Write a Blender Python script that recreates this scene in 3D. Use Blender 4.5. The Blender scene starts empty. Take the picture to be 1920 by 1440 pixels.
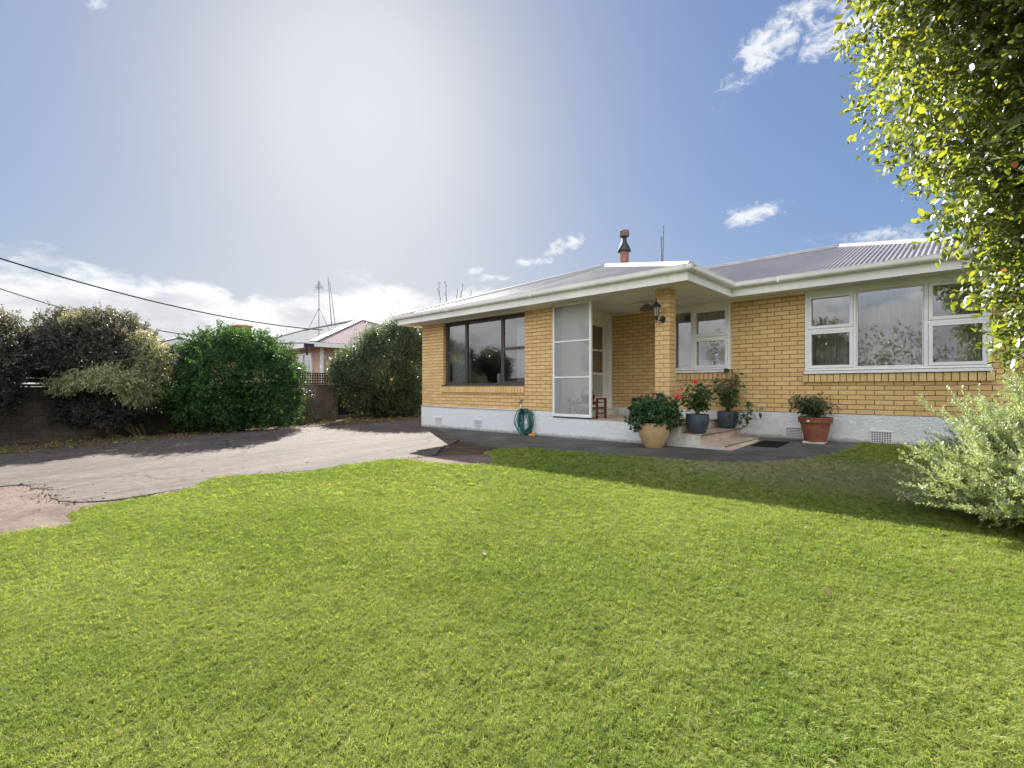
import bpy, math, random
import numpy as np
from mathutils import Vector, Matrix
rng = np.random.default_rng(7)
random.seed(7)
scn = bpy.context.scene
COL = scn.collection
R = math.radians

# ------------------------------------------------------------------ camera
F_PX = 907.0                                   # focal length in photo pixels (17 mm on 36 mm)
CAM_H = 1.32
BETA = math.pi / 2 - math.atan(960 / F_PX)
SB, CB = math.sin(BETA), math.cos(BETA)
cam_d = bpy.data.cameras.new('camera')
cam_d.sensor_width = 36.0
cam_d.lens = 36.0 * F_PX / 1920.0
cam_d.shift_y = 7.0 / 1920.0
cam_d.clip_start = 0.05
cam_d.clip_end = 2000.0
cam = bpy.data.objects.new('camera', cam_d)
cam.location = (0, 0, CAM_H)
cam.rotation_euler = (R(90), 0, BETA)
COL.objects.link(cam)
scn.camera = cam

# ------------------------------------------------------------------ sun, sky, exposure
TO_SUN = Vector((-0.872, 0.489, 0.60)).normalized()
SUN_EL = math.asin(TO_SUN.z)
SUN_ROT = math.atan2(TO_SUN.x, TO_SUN.y)
sun_d = bpy.data.lights.new('sun', 'SUN')
sun_d.energy = 3.35
sun_d.angle = R(0.55)
sun_d.color = (1.0, 0.95, 0.86)
sun = bpy.data.objects.new('sun', sun_d)
sun.rotation_euler = TO_SUN.to_track_quat('Z', 'Y').to_euler()
sun.location = (0, 0, 30)
COL.objects.link(sun)

scn.view_settings.view_transform = 'Standard'
scn.view_settings.look = 'None'
scn.view_settings.exposure = 2.1
scn.view_settings.gamma = 1.0
scn.view_settings.use_curve_mapping = False
scn.cycles.use_denoising = True
scn.cycles.max_bounces = 8
scn.cycles.transparent_max_bounces = 24
scn.cycles.transmission_bounces = 6
scn.cycles.caustics_reflective = False
scn.cycles.caustics_refractive = False
scn.cycles.sample_clamp_indirect = 6.0


class NT:
    """small helper around a node tree"""
    def __init__(s, tree):
        s.t = tree
        s.n = tree.nodes
        s.l = tree.links

    def node(s, typ, **kw):
        nd = s.n.new(typ)
        for k, v in kw.items():
            setattr(nd, k, v)
        return nd

    def link(s, a, b):
        s.l.new(a, b)

    def put(s, sock, v):
        if isinstance(v, bpy.types.NodeSocket):
            s.l.new(v, sock)
        elif v is not None:
            if isinstance(v, (tuple, list)) and len(v) == 3 and sock.type == 'RGBA':
                v = (*v, 1.0)
            sock.default_value = v

    def math(s, op, a, b=None, c=None, clamp=False):
        nd = s.node('ShaderNodeMath', operation=op, use_clamp=clamp)
        s.put(nd.inputs[0], a)
        if b is not None:
            s.put(nd.inputs[1], b)
        if c is not None:
            s.put(nd.inputs[2], c)
        return nd.outputs[0]

    def vmath(s, op, a, b=None):
        nd = s.node('ShaderNodeVectorMath', operation=op)
        s.put(nd.inputs[0], a)
        if b is not None:
            s.put(nd.inputs[1], b)
        return nd.outputs['Value'] if op in ('DOT_PRODUCT', 'LENGTH', 'DISTANCE') else nd.outputs[0]

    def mix(s, f, a, b, blend='MIX'):
        nd = s.node('ShaderNodeMix', data_type='RGBA', blend_type=blend)
        s.put(nd.inputs[0], f)
        s.put(nd.inputs[6], a)
        s.put(nd.inputs[7], b)
        return nd.outputs[2]

    def ramp(s, v, lo, hi, a=0.0, b=1.0, smooth=True):
        nd = s.node('ShaderNodeMapRange')
        nd.interpolation_type = 'SMOOTHSTEP' if smooth else 'LINEAR'
        s.put(nd.inputs['Value'], v)
        s.put(nd.inputs['From Min'], lo)
        s.put(nd.inputs['From Max'], hi)
        s.put(nd.inputs['To Min'], a)
        s.put(nd.inputs['To Max'], b)
        return nd.outputs[0]

    def noise(s, vec, scale, detail=4.0, rough=0.55, dist=0.0, col=False):
        nd = s.node('ShaderNodeTexNoise')
        if vec is not None:
            s.put(nd.inputs['Vector'], vec)
        s.put(nd.inputs['Scale'], scale)
        s.put(nd.inputs['Detail'], detail)
        s.put(nd.inputs['Roughness'], rough)
        s.put(nd.inputs['Distortion'], dist)
        return nd.outputs['Color' if col else 'Fac']

    def scalev(s, vec, sc, loc=(0, 0, 0)):
        nd = s.node('ShaderNodeMapping')
        s.put(nd.inputs['Vector'], vec)
        nd.inputs['Scale'].default_value = sc
        nd.inputs['Location'].default_value = loc
        return nd.outputs[0]


def px_ray(x, y):
    u = (x - 960.0) / F_PX
    v = (727.0 - y) / F_PX
    return Vector((u * CB - SB, u * SB + CB, v))


def at(x, y, d):
    """point seen at photo pixel (x, y) at depth d"""
    return Vector((0, 0, CAM_H)) + px_ray(x, y) * d


def build_world():
    w = bpy.data.worlds.new('World')
    scn.world = w
    w.use_nodes = True
    t = NT(w.node_tree)
    t.n.clear()
    out = t.node('ShaderNodeOutputWorld')
    bg = t.node('ShaderNodeBackground')
    bg.inputs['Strength'].default_value = 0.10
    t.link(bg.outputs[0], out.inputs[0])
    sky = t.node('ShaderNodeTexSky', sky_type='NISHITA')
    sky.sun_disc = False
    sky.sun_elevation = SUN_EL
    sky.sun_rotation = SUN_ROT
    sky.altitude = 50
    sky.air_density = 1.0
    sky.dust_density = 1.2
    sky.ozone_density = 1.6
    d = t.node('ShaderNodeTexCoord').outputs['Generated']
    d = t.vmath('NORMALIZE', d)
    sep = t.node('ShaderNodeSeparateXYZ')
    t.link(d, sep.inputs[0])
    z = sep.outputs['Z']
    # sky tones are compressed: bright values roll off, dimming the aureole
    lum = t.vmath('DOT_PRODUCT', sky.outputs[0], (0.25, 0.6, 0.15))
    comp = t.math('DIVIDE', 1.0, t.math('ADD', 1.0, t.math('MULTIPLY', lum, SKY_ROLL)))
    base = t.vmath('MULTIPLY', sky.outputs[0], SKY_TINT)
    sc = t.node('ShaderNodeVectorMath', operation='SCALE')
    t.link(base, sc.inputs[0])
    t.link(comp, sc.inputs['Scale'])
    # hazy aureole: towards the sun the blue washes out to white
    wash = t.ramp(lum, 2.5, 19.0, 0.0, 0.92)
    wl_ = t.node('ShaderNodeVectorMath', operation='SCALE')
    wl_.inputs[0].default_value = (0.515, 0.532, 0.575)
    t.link(t.math('MULTIPLY', lum, comp), wl_.inputs['Scale'])
    col = t.mix(wash, sc.outputs[0], wl_.outputs[0])
    # cumulus bank low over the horizon
    dn = t.scalev(d, (1, 1, 2.1), (3.1, 1.7, 0.4))
    n1 = t.noise(dn, 5.5, 9.0, 0.56, 0.15)
    n0 = t.noise(t.scalev(d, (1, 1, 0.3), (8.1, 2.2, 0)), 2.3, 2.0, 0.5)
    thr = t.math('MULTIPLY_ADD', z, 2.7, 0.045)
    cov = t.math('ADD', t.math('MULTIPLY', n1, 0.75), t.math('MULTIPLY', n0, 0.35))
    bank = t.ramp(t.math('SUBTRACT', cov, thr), -0.035, 0.06)
    shade = t.noise(t.scalev(d, (1, 1, 3.0), (1.2, 5.0, 0.15)), 7.0, 6.0, 0.55)
    ccol = t.mix(t.ramp(shade, 0.36, 0.62), CLOUD_GREY, CLOUD_WHITE)
    col = t.mix(t.math('MULTIPLY', bank, 0.96), col, ccol)
    # broken fair weather cloud higher up: planar layer
    zc = t.math('MAXIMUM', t.math('ADD', z, 0.12), 0.05)
    div = t.node('ShaderNodeVectorMath', operation='DIVIDE')
    t.link(d, div.inputs[0])
    cmb = t.node('ShaderNodeCombineXYZ')
    for i in range(3):
        t.link(zc, cmb.inputs[i])
    t.link(cmb.outputs[0], div.inputs[1])
    flat = t.vmath('MULTIPLY', div.outputs[0], (1, 1, 0))
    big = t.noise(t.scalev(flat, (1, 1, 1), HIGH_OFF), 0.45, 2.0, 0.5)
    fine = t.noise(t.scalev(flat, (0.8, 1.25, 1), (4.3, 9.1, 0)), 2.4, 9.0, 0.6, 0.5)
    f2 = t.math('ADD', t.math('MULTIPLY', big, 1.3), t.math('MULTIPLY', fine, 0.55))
    away = t.vmath('DOT_PRODUCT', d, (0.62, -0.78, 0.0))      # 1 behind the camera; cover is thickened there to light the shaded front
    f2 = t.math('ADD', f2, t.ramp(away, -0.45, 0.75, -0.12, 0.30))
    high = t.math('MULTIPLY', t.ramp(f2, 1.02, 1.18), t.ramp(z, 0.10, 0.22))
    # single wisps that hang in the blue
    wn = t.noise(t.scalev(d, (1, 1, 1.6), (2.0, 7.0, 1.0)), 9.0, 9.0, 0.62, 0.6)
    wn = t.math('ADD', t.math('MULTIPLY', wn, 0.45), t.math('MULTIPLY', t.noise(t.scalev(d, (1, 1, 1.5), (5.0, 1.0, 3.0)), 34.0, 7.0, 0.65, 0.8), 0.55))
    wisps = None
    for (px, py, ang, la, lb, amt) in WISPS:
        c = px_ray(px, py).normalized()
        right = Vector((CB, SB, 0))
        up = c.cross(right).normalized() * -1
        if up.z < 0:
            up = -up
        right = up.cross(c).normalized()
        if right.dot(Vector((CB, SB, 0))) < 0:
            right = -right
        ca, sa = math.cos(R(ang)), math.sin(R(ang))
        ax = right * ca + up * sa
        ay = up * ca - right * sa
        rel = t.vmath('SUBTRACT', d, tuple(c))
        a = t.math('DIVIDE', t.vmath('DOT_PRODUCT', rel, tuple(ax)), la)
        b = t.math('DIVIDE', t.vmath('DOT_PRODUCT', rel, tuple(ay)), lb)
        rr = t.math('ADD', t.math('MULTIPLY', a, a), t.math('MULTIPLY', b, b))
        m = t.math('SUBTRACT', wn, t.math('MULTIPLY', rr, 0.28))
        m = t.math('MULTIPLY', t.ramp(m, 0.36, 0.56), amt)
        wisps = m if wisps is None else t.math('MAXIMUM', wisps, m)
    high = t.math('MAXIMUM', high, wisps)
    lit = t.ramp(away, -0.4, 0.9, 0.95, 2.5)  # unseen cloud behind the camera brightened as fill for the house front
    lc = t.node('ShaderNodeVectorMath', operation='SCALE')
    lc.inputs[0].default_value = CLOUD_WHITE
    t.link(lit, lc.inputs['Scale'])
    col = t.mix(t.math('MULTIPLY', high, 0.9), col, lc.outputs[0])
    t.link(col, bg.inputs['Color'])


SKY_ROLL = 0.23
SKY_TINT = (0.385, 0.428, 0.505)
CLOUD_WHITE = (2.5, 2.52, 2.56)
CLOUD_GREY = (1.70, 1.74, 1.84)
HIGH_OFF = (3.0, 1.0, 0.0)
WISPS = [(1460, 70, 48, 0.15, 0.05, 0.95), (1560, 50, 15, 0.09, 0.055, 0.85),
         (1410, 402, 13, 0.10, 0.027, 0.9), (1055, 462, 22, 0.075, 0.024, 1.0),
         (1005, 490, 3, 0.07, 0.013, 1.0), (925, 521, 3, 0.06, 0.013, 0.8), (890, 508, 10, 0.03, 0.012, 0.7),
         (1650, 442, 4, 0.13, 0.03, 0.7), (185, 3, 10, 0.03, 0.012, 0.8)]
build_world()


# ------------------------------------------------------------------ object helpers
WLOC = {}


def ground_z(x, y):
    x = max(-45.0, min(25.0, x))
    y = max(-15.0, min(22.0, y))
    return 0.034 * y + 0.0075 * x


def tag(o, label=None, cat=None, group=None, kind=None):
    if label:
        o['label'] = label
    if cat:
        o['category'] = cat
    if group:
        o['group'] = group
    if kind:
        o['kind'] = kind
    return o


def link(o, parent=None, world=(0, 0, 0)):
    COL.objects.link(o)
    if parent is not None:
        o.parent = parent
    WLOC[o.name] = Vector(world)
    return o


def empty(name, loc, label, cat, group=None):
    o = bpy.data.objects.new(name, None)
    o.empty_display_size = 0.1
    o.location = loc
    link(o, None, loc)
    return tag(o, label, cat, group)


def wl(o):
    return WLOC[o.name] if o is not None else Vector((0, 0, 0))


class MB:
    """collects polygons in world space; build() links ONE mesh object"""
    def __init__(s):
        s.v = []
        s.f = []
        s.a = []

    def poly(s, pts, rnd=0.0):
        i = len(s.v)
        s.v.extend([tuple(p) for p in pts])
        s.f.append(tuple(range(i, i + len(pts))))
        s.a.append(rnd)

    def box(s, x0, x1, y0, y1, z0, z1, rnd=0.0):
        i = len(s.v)
        s.v.extend([(x0, y0, z0), (x1, y0, z0), (x1, y1, z0), (x0, y1, z0),
                    (x0, y0, z1), (x1, y0, z1), (x1, y1, z1), (x0, y1, z1)])
        for q in ((0, 3, 2, 1), (4, 5, 6, 7), (0, 1, 5, 4), (1, 2, 6, 5), (2, 3, 7, 6), (3, 0, 4, 7)):
            s.f.append(tuple(i + k for k in q))
            s.a.append(rnd)
        return s

    def prism(s, base, top, rnd=0.0, caps=True):
        n = len(base)
        i = len(s.v)
        s.v.extend([tuple(p) for p in base] + [tuple(p) for p in top])
        for k in range(n):
            s.f.append((i + k, i + (k + 1) % n, i + n + (k + 1) % n, i + n + k))
            s.a.append(rnd)
        if caps:
            s.f.append(tuple(i + k for k in reversed(range(n))))
            s.f.append(tuple(i + n + k for k in range(n)))
            s.a += [rnd, rnd]
        return s

    def beam(s, a, b, w, h, up=(0, 0, 1)):
        a, b = Vector(a), Vector(b)
        d = (b - a).normalized()
        sd = d.cross(Vector(up))
        if sd.length < 1e-4:
            sd = d.cross(Vector((1, 0, 0)))
        sd.normalize()
        u = sd.cross(d).normalized()
        q = [sd * w / 2 + u * h / 2, -sd * w / 2 + u * h / 2, -sd * w / 2 - u * h / 2, sd * w / 2 - u * h / 2]
        return s.prism([a + p for p in q], [b + p for p in q])

    def tube(s, pts, rad, seg=8, closed=False):
        pts = [Vector(p) for p in pts]
        n = len(pts)
        rads = rad if isinstance(rad, (list, tuple)) else [rad] * n
        i0 = len(s.v)
        prev = None
        for k in range(n):
            if closed:
                t = (pts[(k + 1) % n] - pts[k - 1]).normalized()
            else:
                t = (pts[min(k + 1, n - 1)] - pts[max(k - 1, 0)]).normalized()
            if prev is None:
                ref = Vector((0, 0, 1)) if abs(t.z) < 0.9 else Vector((1, 0, 0))
                u = t.cross(ref).normalized()
            else:
                u = (prev - t * prev.dot(t)).normalized()
            prev = u
            w = t.cross(u)
            for j in range(seg):
                an = 2 * math.pi * j / seg
                s.v.append(tuple(pts[k] + (u * math.cos(an) + w * math.sin(an)) * rads[k]))
        for k in range(n if closed else n - 1):
            k2 = (k + 1) % n
            for j in range(seg):
                j2 = (j + 1) % seg
                s.f.append((i0 + k * seg + j, i0 + k * seg + j2, i0 + k2 * seg + j2, i0 + k2 * seg + j))
                s.a.append(0.0)
        if not closed:
            s.f.append(tuple(i0 + j for j in reversed(range(seg))))
            s.f.append(tuple(i0 + (n - 1) * seg + j for j in range(seg)))
            s.a += [0.0, 0.0]
        return s

    def lathe(s, c, prof, seg=28):
        i0 = len(s.v)
        for (r, z) in prof:
            for j in range(seg):
                an = 2 * math.pi * j / seg
                s.v.append((c[0] + r * math.cos(an), c[1] + r * math.sin(an), c[2] + z))
        for k in range(len(prof) - 1):
            for j in range(seg):
                j2 = (j + 1) % seg
                s.f.append((i0 + k * seg + j, i0 + k * seg + j2, i0 + (k + 1) * seg + j2, i0 + (k + 1) * seg + j))
                s.a.append(0.0)
        s.f.append(tuple(i0 + j for j in reversed(range(seg))))
        s.f.append(tuple(i0 + (len(prof) - 1) * seg + j for j in range(seg)))
        s.a += [0.0, 0.0]
        return s

    def mesh(s, name, mat, off=(0, 0, 0), smooth=False, rnd=False):
        me = bpy.data.meshes.new(name)
        ox, oy, oz = off
        me.from_pydata([(x - ox, y - oy, z - oz) for (x, y, z) in s.v], [], s.f)
        if rnd:
            at_ = me.attributes.new('rnd', 'FLOAT', 'FACE')
            at_.data.foreach_set('value', s.a)
        if smooth:
            me.polygons.foreach_set('use_smooth', [True] * len(me.polygons))
        me.materials.append(mat)
        me.update()
        return me

    def build(s, name, mat, parent=None, smooth=False, rnd=False, angle=None):
        me = s.mesh(name, mat, wl(parent), smooth, rnd)
        if angle is not None:
            me.polygons.foreach_set('use_smooth', [True] * len(me.polygons))
            try:
                me.set_sharp_from_angle(angle=R(angle))
            except Exception:
                pass
        o = bpy.data.objects.new(name, me)
        return link(o, parent, wl(parent))


def sweep(path, prof, closed=False):
    """horizontal polyline swept with a (out, z) profile, mitred; out is to the right of travel"""
    m = MB()
    n = len(path)
    rows = []
    for k in range(n):
        p = Vector((path[k][0], path[k][1], 0))
        def nrm(a, b):
            d = Vector((b[0] - a[0], b[1] - a[1], 0)).normalized()
            return Vector((d.y, -d.x, 0))
        if k == 0:
            nn = nrm(path[0], path[1])
        elif k == n - 1:
            nn = nrm(path[-2], path[-1])
        else:
            n1, n2 = nrm(path[k - 1], path[k]), nrm(path[k], path[k + 1])
            nn = (n1 + n2)
            nn = nn / (1 + n1.dot(n2))
        rows.append([p + nn * o + Vector((0, 0, z)) for (o, z) in prof])
    for k in range(n - 1):
        m.prism(rows[k], rows[k + 1])
    return m


# ------------------------------------------------------------------ materials
MATS = {}


def mat(name, col=(0.5, 0.5, 0.5), rough=0.6, spec=0.5, metal=0.0):
    m = bpy.data.materials.new(name)
    m.use_nodes = True
    t = NT(m.node_tree)
    b = t.n['Principled BSDF']
    b.inputs['Base Color'].default_value = (*col, 1)
    b.inputs['Roughness'].default_value = rough
    b.inputs['Specular IOR Level'].default_value = spec
    b.inputs['Metallic'].default_value = metal
    MATS[name] = m
    return m, t, b


def bump(t, b, h, strength=0.3, dist=0.01):
    nd = t.node('ShaderNodeBump')
    nd.inputs['Strength'].default_value = strength
    nd.inputs['Distance'].default_value = dist
    t.link(h, nd.inputs['Height'])
    t.link(nd.outputs[0], b.inputs['Normal'])
    return nd


def pos(t):
    return t.node('ShaderNodeNewGeometry').outputs['Position']


def worn(name, col, rough=0.55, amt=0.12, scale=3.0, fine=60.0, bs=0.15, spec=0.4, dirt=None, metal=0.0):
    """painted or plain surface with cloudy variation and fine grain"""
    m, t, b = mat(name, col, rough, spec, metal)
    p = pos(t)
    n = t.noise(p, scale, 5.0, 0.6)
    n2 = t.noise(p, fine, 3.0, 0.6)
    dark = tuple(c * (1 - amt * 1.6) for c in col)
    lite = tuple(min(1, c * (1 + amt)) for c in col)
    c = t.mix(t.ramp(n, 0.3, 0.7), dark, lite)
    c = t.mix(t.ramp(n2, 0.3, 0.75, 0, amt), c, tuple(x * 0.6 for x in col))
    if dirt:
        d = t.noise(t.scalev(p, (1, 1, 0.25)), 7.0, 6.0, 0.65)
        c = t.mix(t.ramp(d, 0.55, 0.8, 0, 0.5), c, dirt)
    t.put(b.inputs['Base Color'], c)
    t.put(b.inputs['Roughness'], t.ramp(n, 0.2, 0.8, rough - 0.08, min(1, rough + 0.12)))
    bump(t, b, n2, bs, 0.004)
    return m


def brick_mat(name, cols, seed=0.0, gloss=0.55):
    m, t, b = mat(name, cols[0], gloss, 0.35)
    p = pos(t)
    a = t.node('ShaderNodeAttribute', attribute_name='rnd').outputs['Fac']
    oi = t.node('ShaderNodeObjectInfo').outputs['Random']
    r = t.math('FRACT', t.math('ADD', a, t.math('MULTIPLY', oi, 7.31)))
    c = t.mix(t.ramp(r, 0.0, 0.8, smooth=False), cols[0], cols[1])
    c = t.mix(t.ramp(r, 0.86, 1.0, 0, 0.7, smooth=False), c, cols[2])
    n = t.noise(p, 26.0, 5.0, 0.65)
    c = t.mix(t.ramp(n, 0.35, 0.75, 0, 0.30), c, tuple(x * 0.55 for x in cols[0]))
    n2 = t.noise(p, 1.3, 4.0, 0.6)
    c = t.mix(t.ramp(n2, 0.5, 0.8, 0, 0.22), c, cols[3])
    t.put(b.inputs['Base Color'], c)
    g = t.noise(p, 140.0, 3.0, 0.7)
    bump(t, b, t.math('ADD', g, t.math('MULTIPLY', n, 1.5)), 0.35, 0.004)
    return m


brick_mat('brick_tan', [(0.69, 0.455, 0.195), (0.80, 0.555, 0.265), (0.60, 0.365, 0.14), (0.74, 0.54, 0.31)])
worn('mortar', (0.19, 0.125, 0.075), 0.9, 0.2, 6.0, 90.0, 0.3, 0.2)
worn('mortar_pale', (0.36, 0.31, 0.25), 0.9, 0.2, 6.0, 90.0, 0.3, 0.2)
worn('white_trim', (0.86, 0.865, 0.87), 0.42, 0.05, 2.0, 80.0, 0.06, 0.45)
worn('cream_trim', (0.86, 0.86, 0.845), 0.5, 0.05, 1.5, 60.0, 0.06, 0.4, dirt=(0.55, 0.5, 0.42))
worn('soffit_paint', (0.88, 0.875, 0.86), 0.6, 0.05, 1.2, 60.0, 0.05, 0.3)
worn('brown_aluminium', (0.075, 0.062, 0.058), 0.38, 0.1, 3.0, 90.0, 0.04, 0.5)
worn('interior_paint', (0.42, 0.41, 0.38), 0.8, 0.06)
worn('interior_floor', (0.16, 0.11, 0.07), 0.6, 0.15)
worn('tile_beige', (0.60, 0.475, 0.375), 0.36, 0.14, 5.0, 40.0, 0.08, 0.5)
worn('grout', (0.15, 0.12, 0.10), 0.9, 0.15)
worn('concrete_step', (0.62, 0.60, 0.55), 0.85, 0.16, 5.0, 60.0, 0.4, 0.2, dirt=(0.3, 0.26, 0.2))
worn('door_paint', (0.80, 0.77, 0.69), 0.4, 0.04, 2.0, 60.0, 0.04, 0.45)
worn('black_metal', (0.025, 0.027, 0.032), 0.42, 0.15, 9.0, 90.0, 0.08, 0.5)
worn('grey_metal', (0.20, 0.21, 0.23), 0.45, 0.15, 9.0, 90.0, 0.08, 0.5)
worn('clay_flue', (0.33, 0.17, 0.125), 0.75, 0.2, 5.0, 50.0, 0.2, 0.3)
worn('rust_cowl', (0.19, 0.135, 0.12), 0.7, 0.25, 9.0, 50.0, 0.2, 0.3)
worn('hose_green', (0.012, 0.135, 0.115), 0.34, 0.2, 14.0, 90.0, 0.05, 0.5)
worn('orange_plastic', (0.75, 0.33, 0.06), 0.4, 0.1)
worn('glaze_ochre', (0.52, 0.36, 0.185), 0.34, 0.12, 4.0, 40.0, 0.12, 0.5)
worn('glaze_slate', (0.055, 0.072, 0.092), 0.36, 0.18, 6.0, 45.0, 0.15, 0.5)
worn('terracotta', (0.27, 0.10, 0.055), 0.75, 0.16, 6.0, 50.0, 0.2, 0.3, dirt=(0.5, 0.38, 0.3))
worn('potting_soil', (0.035, 0.024, 0.017), 0.95, 0.3, 20.0, 90.0, 0.8, 0.1)
worn('red_timber', (0.15, 0.035, 0.022), 0.45, 0.2, 8.0, 60.0, 0.1, 0.4)
worn('block_dark', (0.115, 0.092, 0.074), 0.92, 0.35, 2.2, 40.0, 0.5, 0.15, dirt=(0.12, 0.10, 0.085))
worn('block_plain', (0.20, 0.155, 0.12), 0.92, 0.25, 2.0, 40.0, 0.4, 0.15, dirt=(0.10, 0.08, 0.06))
worn('timber_dark', (0.050, 0.038, 0.034), 0.85, 0.3, 3.0, 60.0, 0.4, 0.2)
worn('timber_lattice', (0.085, 0.035, 0.026), 0.8, 0.25, 3.0, 60.0, 0.3, 0.2)
worn('bark', (0.10, 0.072, 0.05), 0.95, 0.3, 9.0, 50.0, 0.8, 0.1)
worn('bark_grey', (0.17, 0.145, 0.12), 0.95, 0.3, 9.0, 50.0, 0.8, 0.1)
worn('stem_green', (0.10, 0.11, 0.04), 0.7, 0.2)
worn('pink_plaster', (0.50, 0.33, 0.27), 0.85, 0.1, 2.0, 40.0, 0.2, 0.2)
worn('far_brick', (0.40, 0.26, 0.18), 0.85, 0.2, 9.0, 40.0, 0.2, 0.2)
worn('chimney_orange', (0.52, 0.25, 0.12), 0.85, 0.15, 5.0, 40.0, 0.2, 0.2)
worn('chimney_grey', (0.26, 0.24, 0.225), 0.9, 0.2, 4.0, 40.0, 0.2, 0.2)
worn('pole_timber', (0.20, 0.16, 0.12), 0.9, 0.2)
worn('cable_black', (0.02, 0.02, 0.022), 0.6, 0.1)
worn('rubber_mat', (0.018, 0.018, 0.018), 0.9, 0.3, 30.0, 120.0, 0.9, 0.15)
worn('petal_red', (0.62, 0.02, 0.045), 0.5, 0.2, 30.0)
worn('wicker', (0.12, 0.09, 0.07), 0.8, 0.3, 30.0)
worn('lamp_shade_metal', (0.22, 0.21, 0.19), 0.5, 0.1)
worn('white_plastic', (0.78, 0.78, 0.76), 0.4, 0.03)
worn('frosted_bulb', (0.75, 0.74, 0.70), 0.3, 0.02)
worn('roof_grey_far', (0.27, 0.275, 0.285), 0.9, 0.1, 1.0, 20.0, 0.05, 0.02)
worn('roof_pink_far', (0.40, 0.32, 0.325), 0.9, 0.12, 1.0, 20.0, 0.05, 0.02)


def plaster():
    m, t, b = mat('plaster_white', (0.82, 0.845, 0.87), 0.75, 0.25)
    p = pos(t)
    # trowel texture: warped short ridges
    w = t.noise(p, 5.0, 3.0, 0.5, col=True)
    pv = t.vmath('ADD', t.scalev(p, (1, 1, 1.5)), t.vmath('MULTIPLY', w, (0.22, 0.22, 0.22)))
    n = t.noise(pv, 15.0, 4.0, 0.55, 0.9)
    ridge = t.math('SUBTRACT', 1.0, t.math('MULTIPLY', t.math('ABSOLUTE', t.math('SUBTRACT', n, 0.5)), 5.0), clamp=True)
    fine = t.noise(p, 90.0, 3.0, 0.6)
    h = t.math('ADD', t.math('MULTIPLY', ridge, 1.0), t.math('MULTIPLY', fine, 0.3))
    bump(t, b, h, 0.8, 0.015)
    d = t.noise(t.scalev(p, (1, 1, 0.4)), 4.0, 6.0, 0.65)
    c = t.mix(t.ramp(d, 0.5, 0.8, 0, 0.16), (0.82, 0.845, 0.87), (0.62, 0.60, 0.55))
    # splash line close to the ground (dirt with its own ragged edge)
    sep = t.node('ShaderNodeSeparateXYZ')
    t.link(p, sep.inputs[0])
    g = t.math('ADD', t.math('MULTIPLY', sep.outputs['Y'], 0.034), t.math('MULTIPLY', sep.outputs['X'], 0.0075))
    hgt = t.math('SUBTRACT', sep.outputs['Z'], g)
    edge = t.math('ADD', hgt, t.math('MULTIPLY', t.noise(p, 8.0, 5.0, 0.7), -0.14))
    c = t.mix(t.ramp(edge, -0.06, 0.03, 0.75, 0.0), c, (0.23, 0.20, 0.15))
    t.put(b.inputs['Base Color'], c)


plaster()


def roof_mat():
    m, t, b = mat('roof_iron', (0.25, 0.24, 0.26), 0.5, 0.22)
    p = pos(t)
    n = t.noise(p, 1.2, 6.0, 0.65)
    c = t.mix(t.ramp(n, 0.3, 0.7), (0.185, 0.178, 0.192), (0.235, 0.227, 0.24))
    n2 = t.noise(p, 14.0, 5.0, 0.7)
    c = t.mix(t.ramp(n2, 0.58, 0.8, 0, 0.5), c, (0.12, 0.115, 0.11))
    t.put(b.inputs['Base Color'], c)
    t.put(b.inputs['Roughness'], t.ramp(n, 0.3, 0.7, 0.42, 0.58))
    worn('ridge_iron', (0.36, 0.345, 0.345), 0.5, 0.1, 3.0, 40.0, 0.05, 0.5)


roof_mat()


def glass(name, tint=(0.93, 0.96, 0.96), refl=1.9, rough=0.0, floor=0.08):
    m = bpy.data.materials.new(name)
    m.use_nodes = True
    t = NT(m.node_tree)
    t.n.clear()
    out = t.node('ShaderNodeOutputMaterial')
    tr = t.node('ShaderNodeBsdfTransparent')
    tr.inputs[0].default_value = (*tint, 1)
    gl = t.node('ShaderNodeBsdfGlossy')
    gl.inputs['Roughness'].default_value = rough
    fr = t.node('ShaderNodeFresnel')
    fr.inputs[0].default_value = 1.52
    nb = t.noise(pos(t), 1.7, 2.0, 0.5)
    bp = t.node('ShaderNodeBump')
    bp.inputs['Strength'].default_value = 0.05
    bp.inputs['Distance'].default_value = 0.02
    t.link(nb, bp.inputs['Height'])
    t.link(bp.outputs[0], gl.inputs['Normal'])
    f = t.math('MULTIPLY_ADD', fr.outputs[0], refl, floor, clamp=True)
    mx = t.node('ShaderNodeMixShader')
    t.link(f, mx.inputs[0])
    t.link(tr.outputs[0], mx.inputs[1])
    t.link(gl.outputs[0], mx.inputs[2])
    t.link(mx.outputs[0], out.inputs[0])
    MATS[name] = m
    return m


glass('window_glass', (0.86, 0.89, 0.89), 2.2, 0.0, 0.21)


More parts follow.
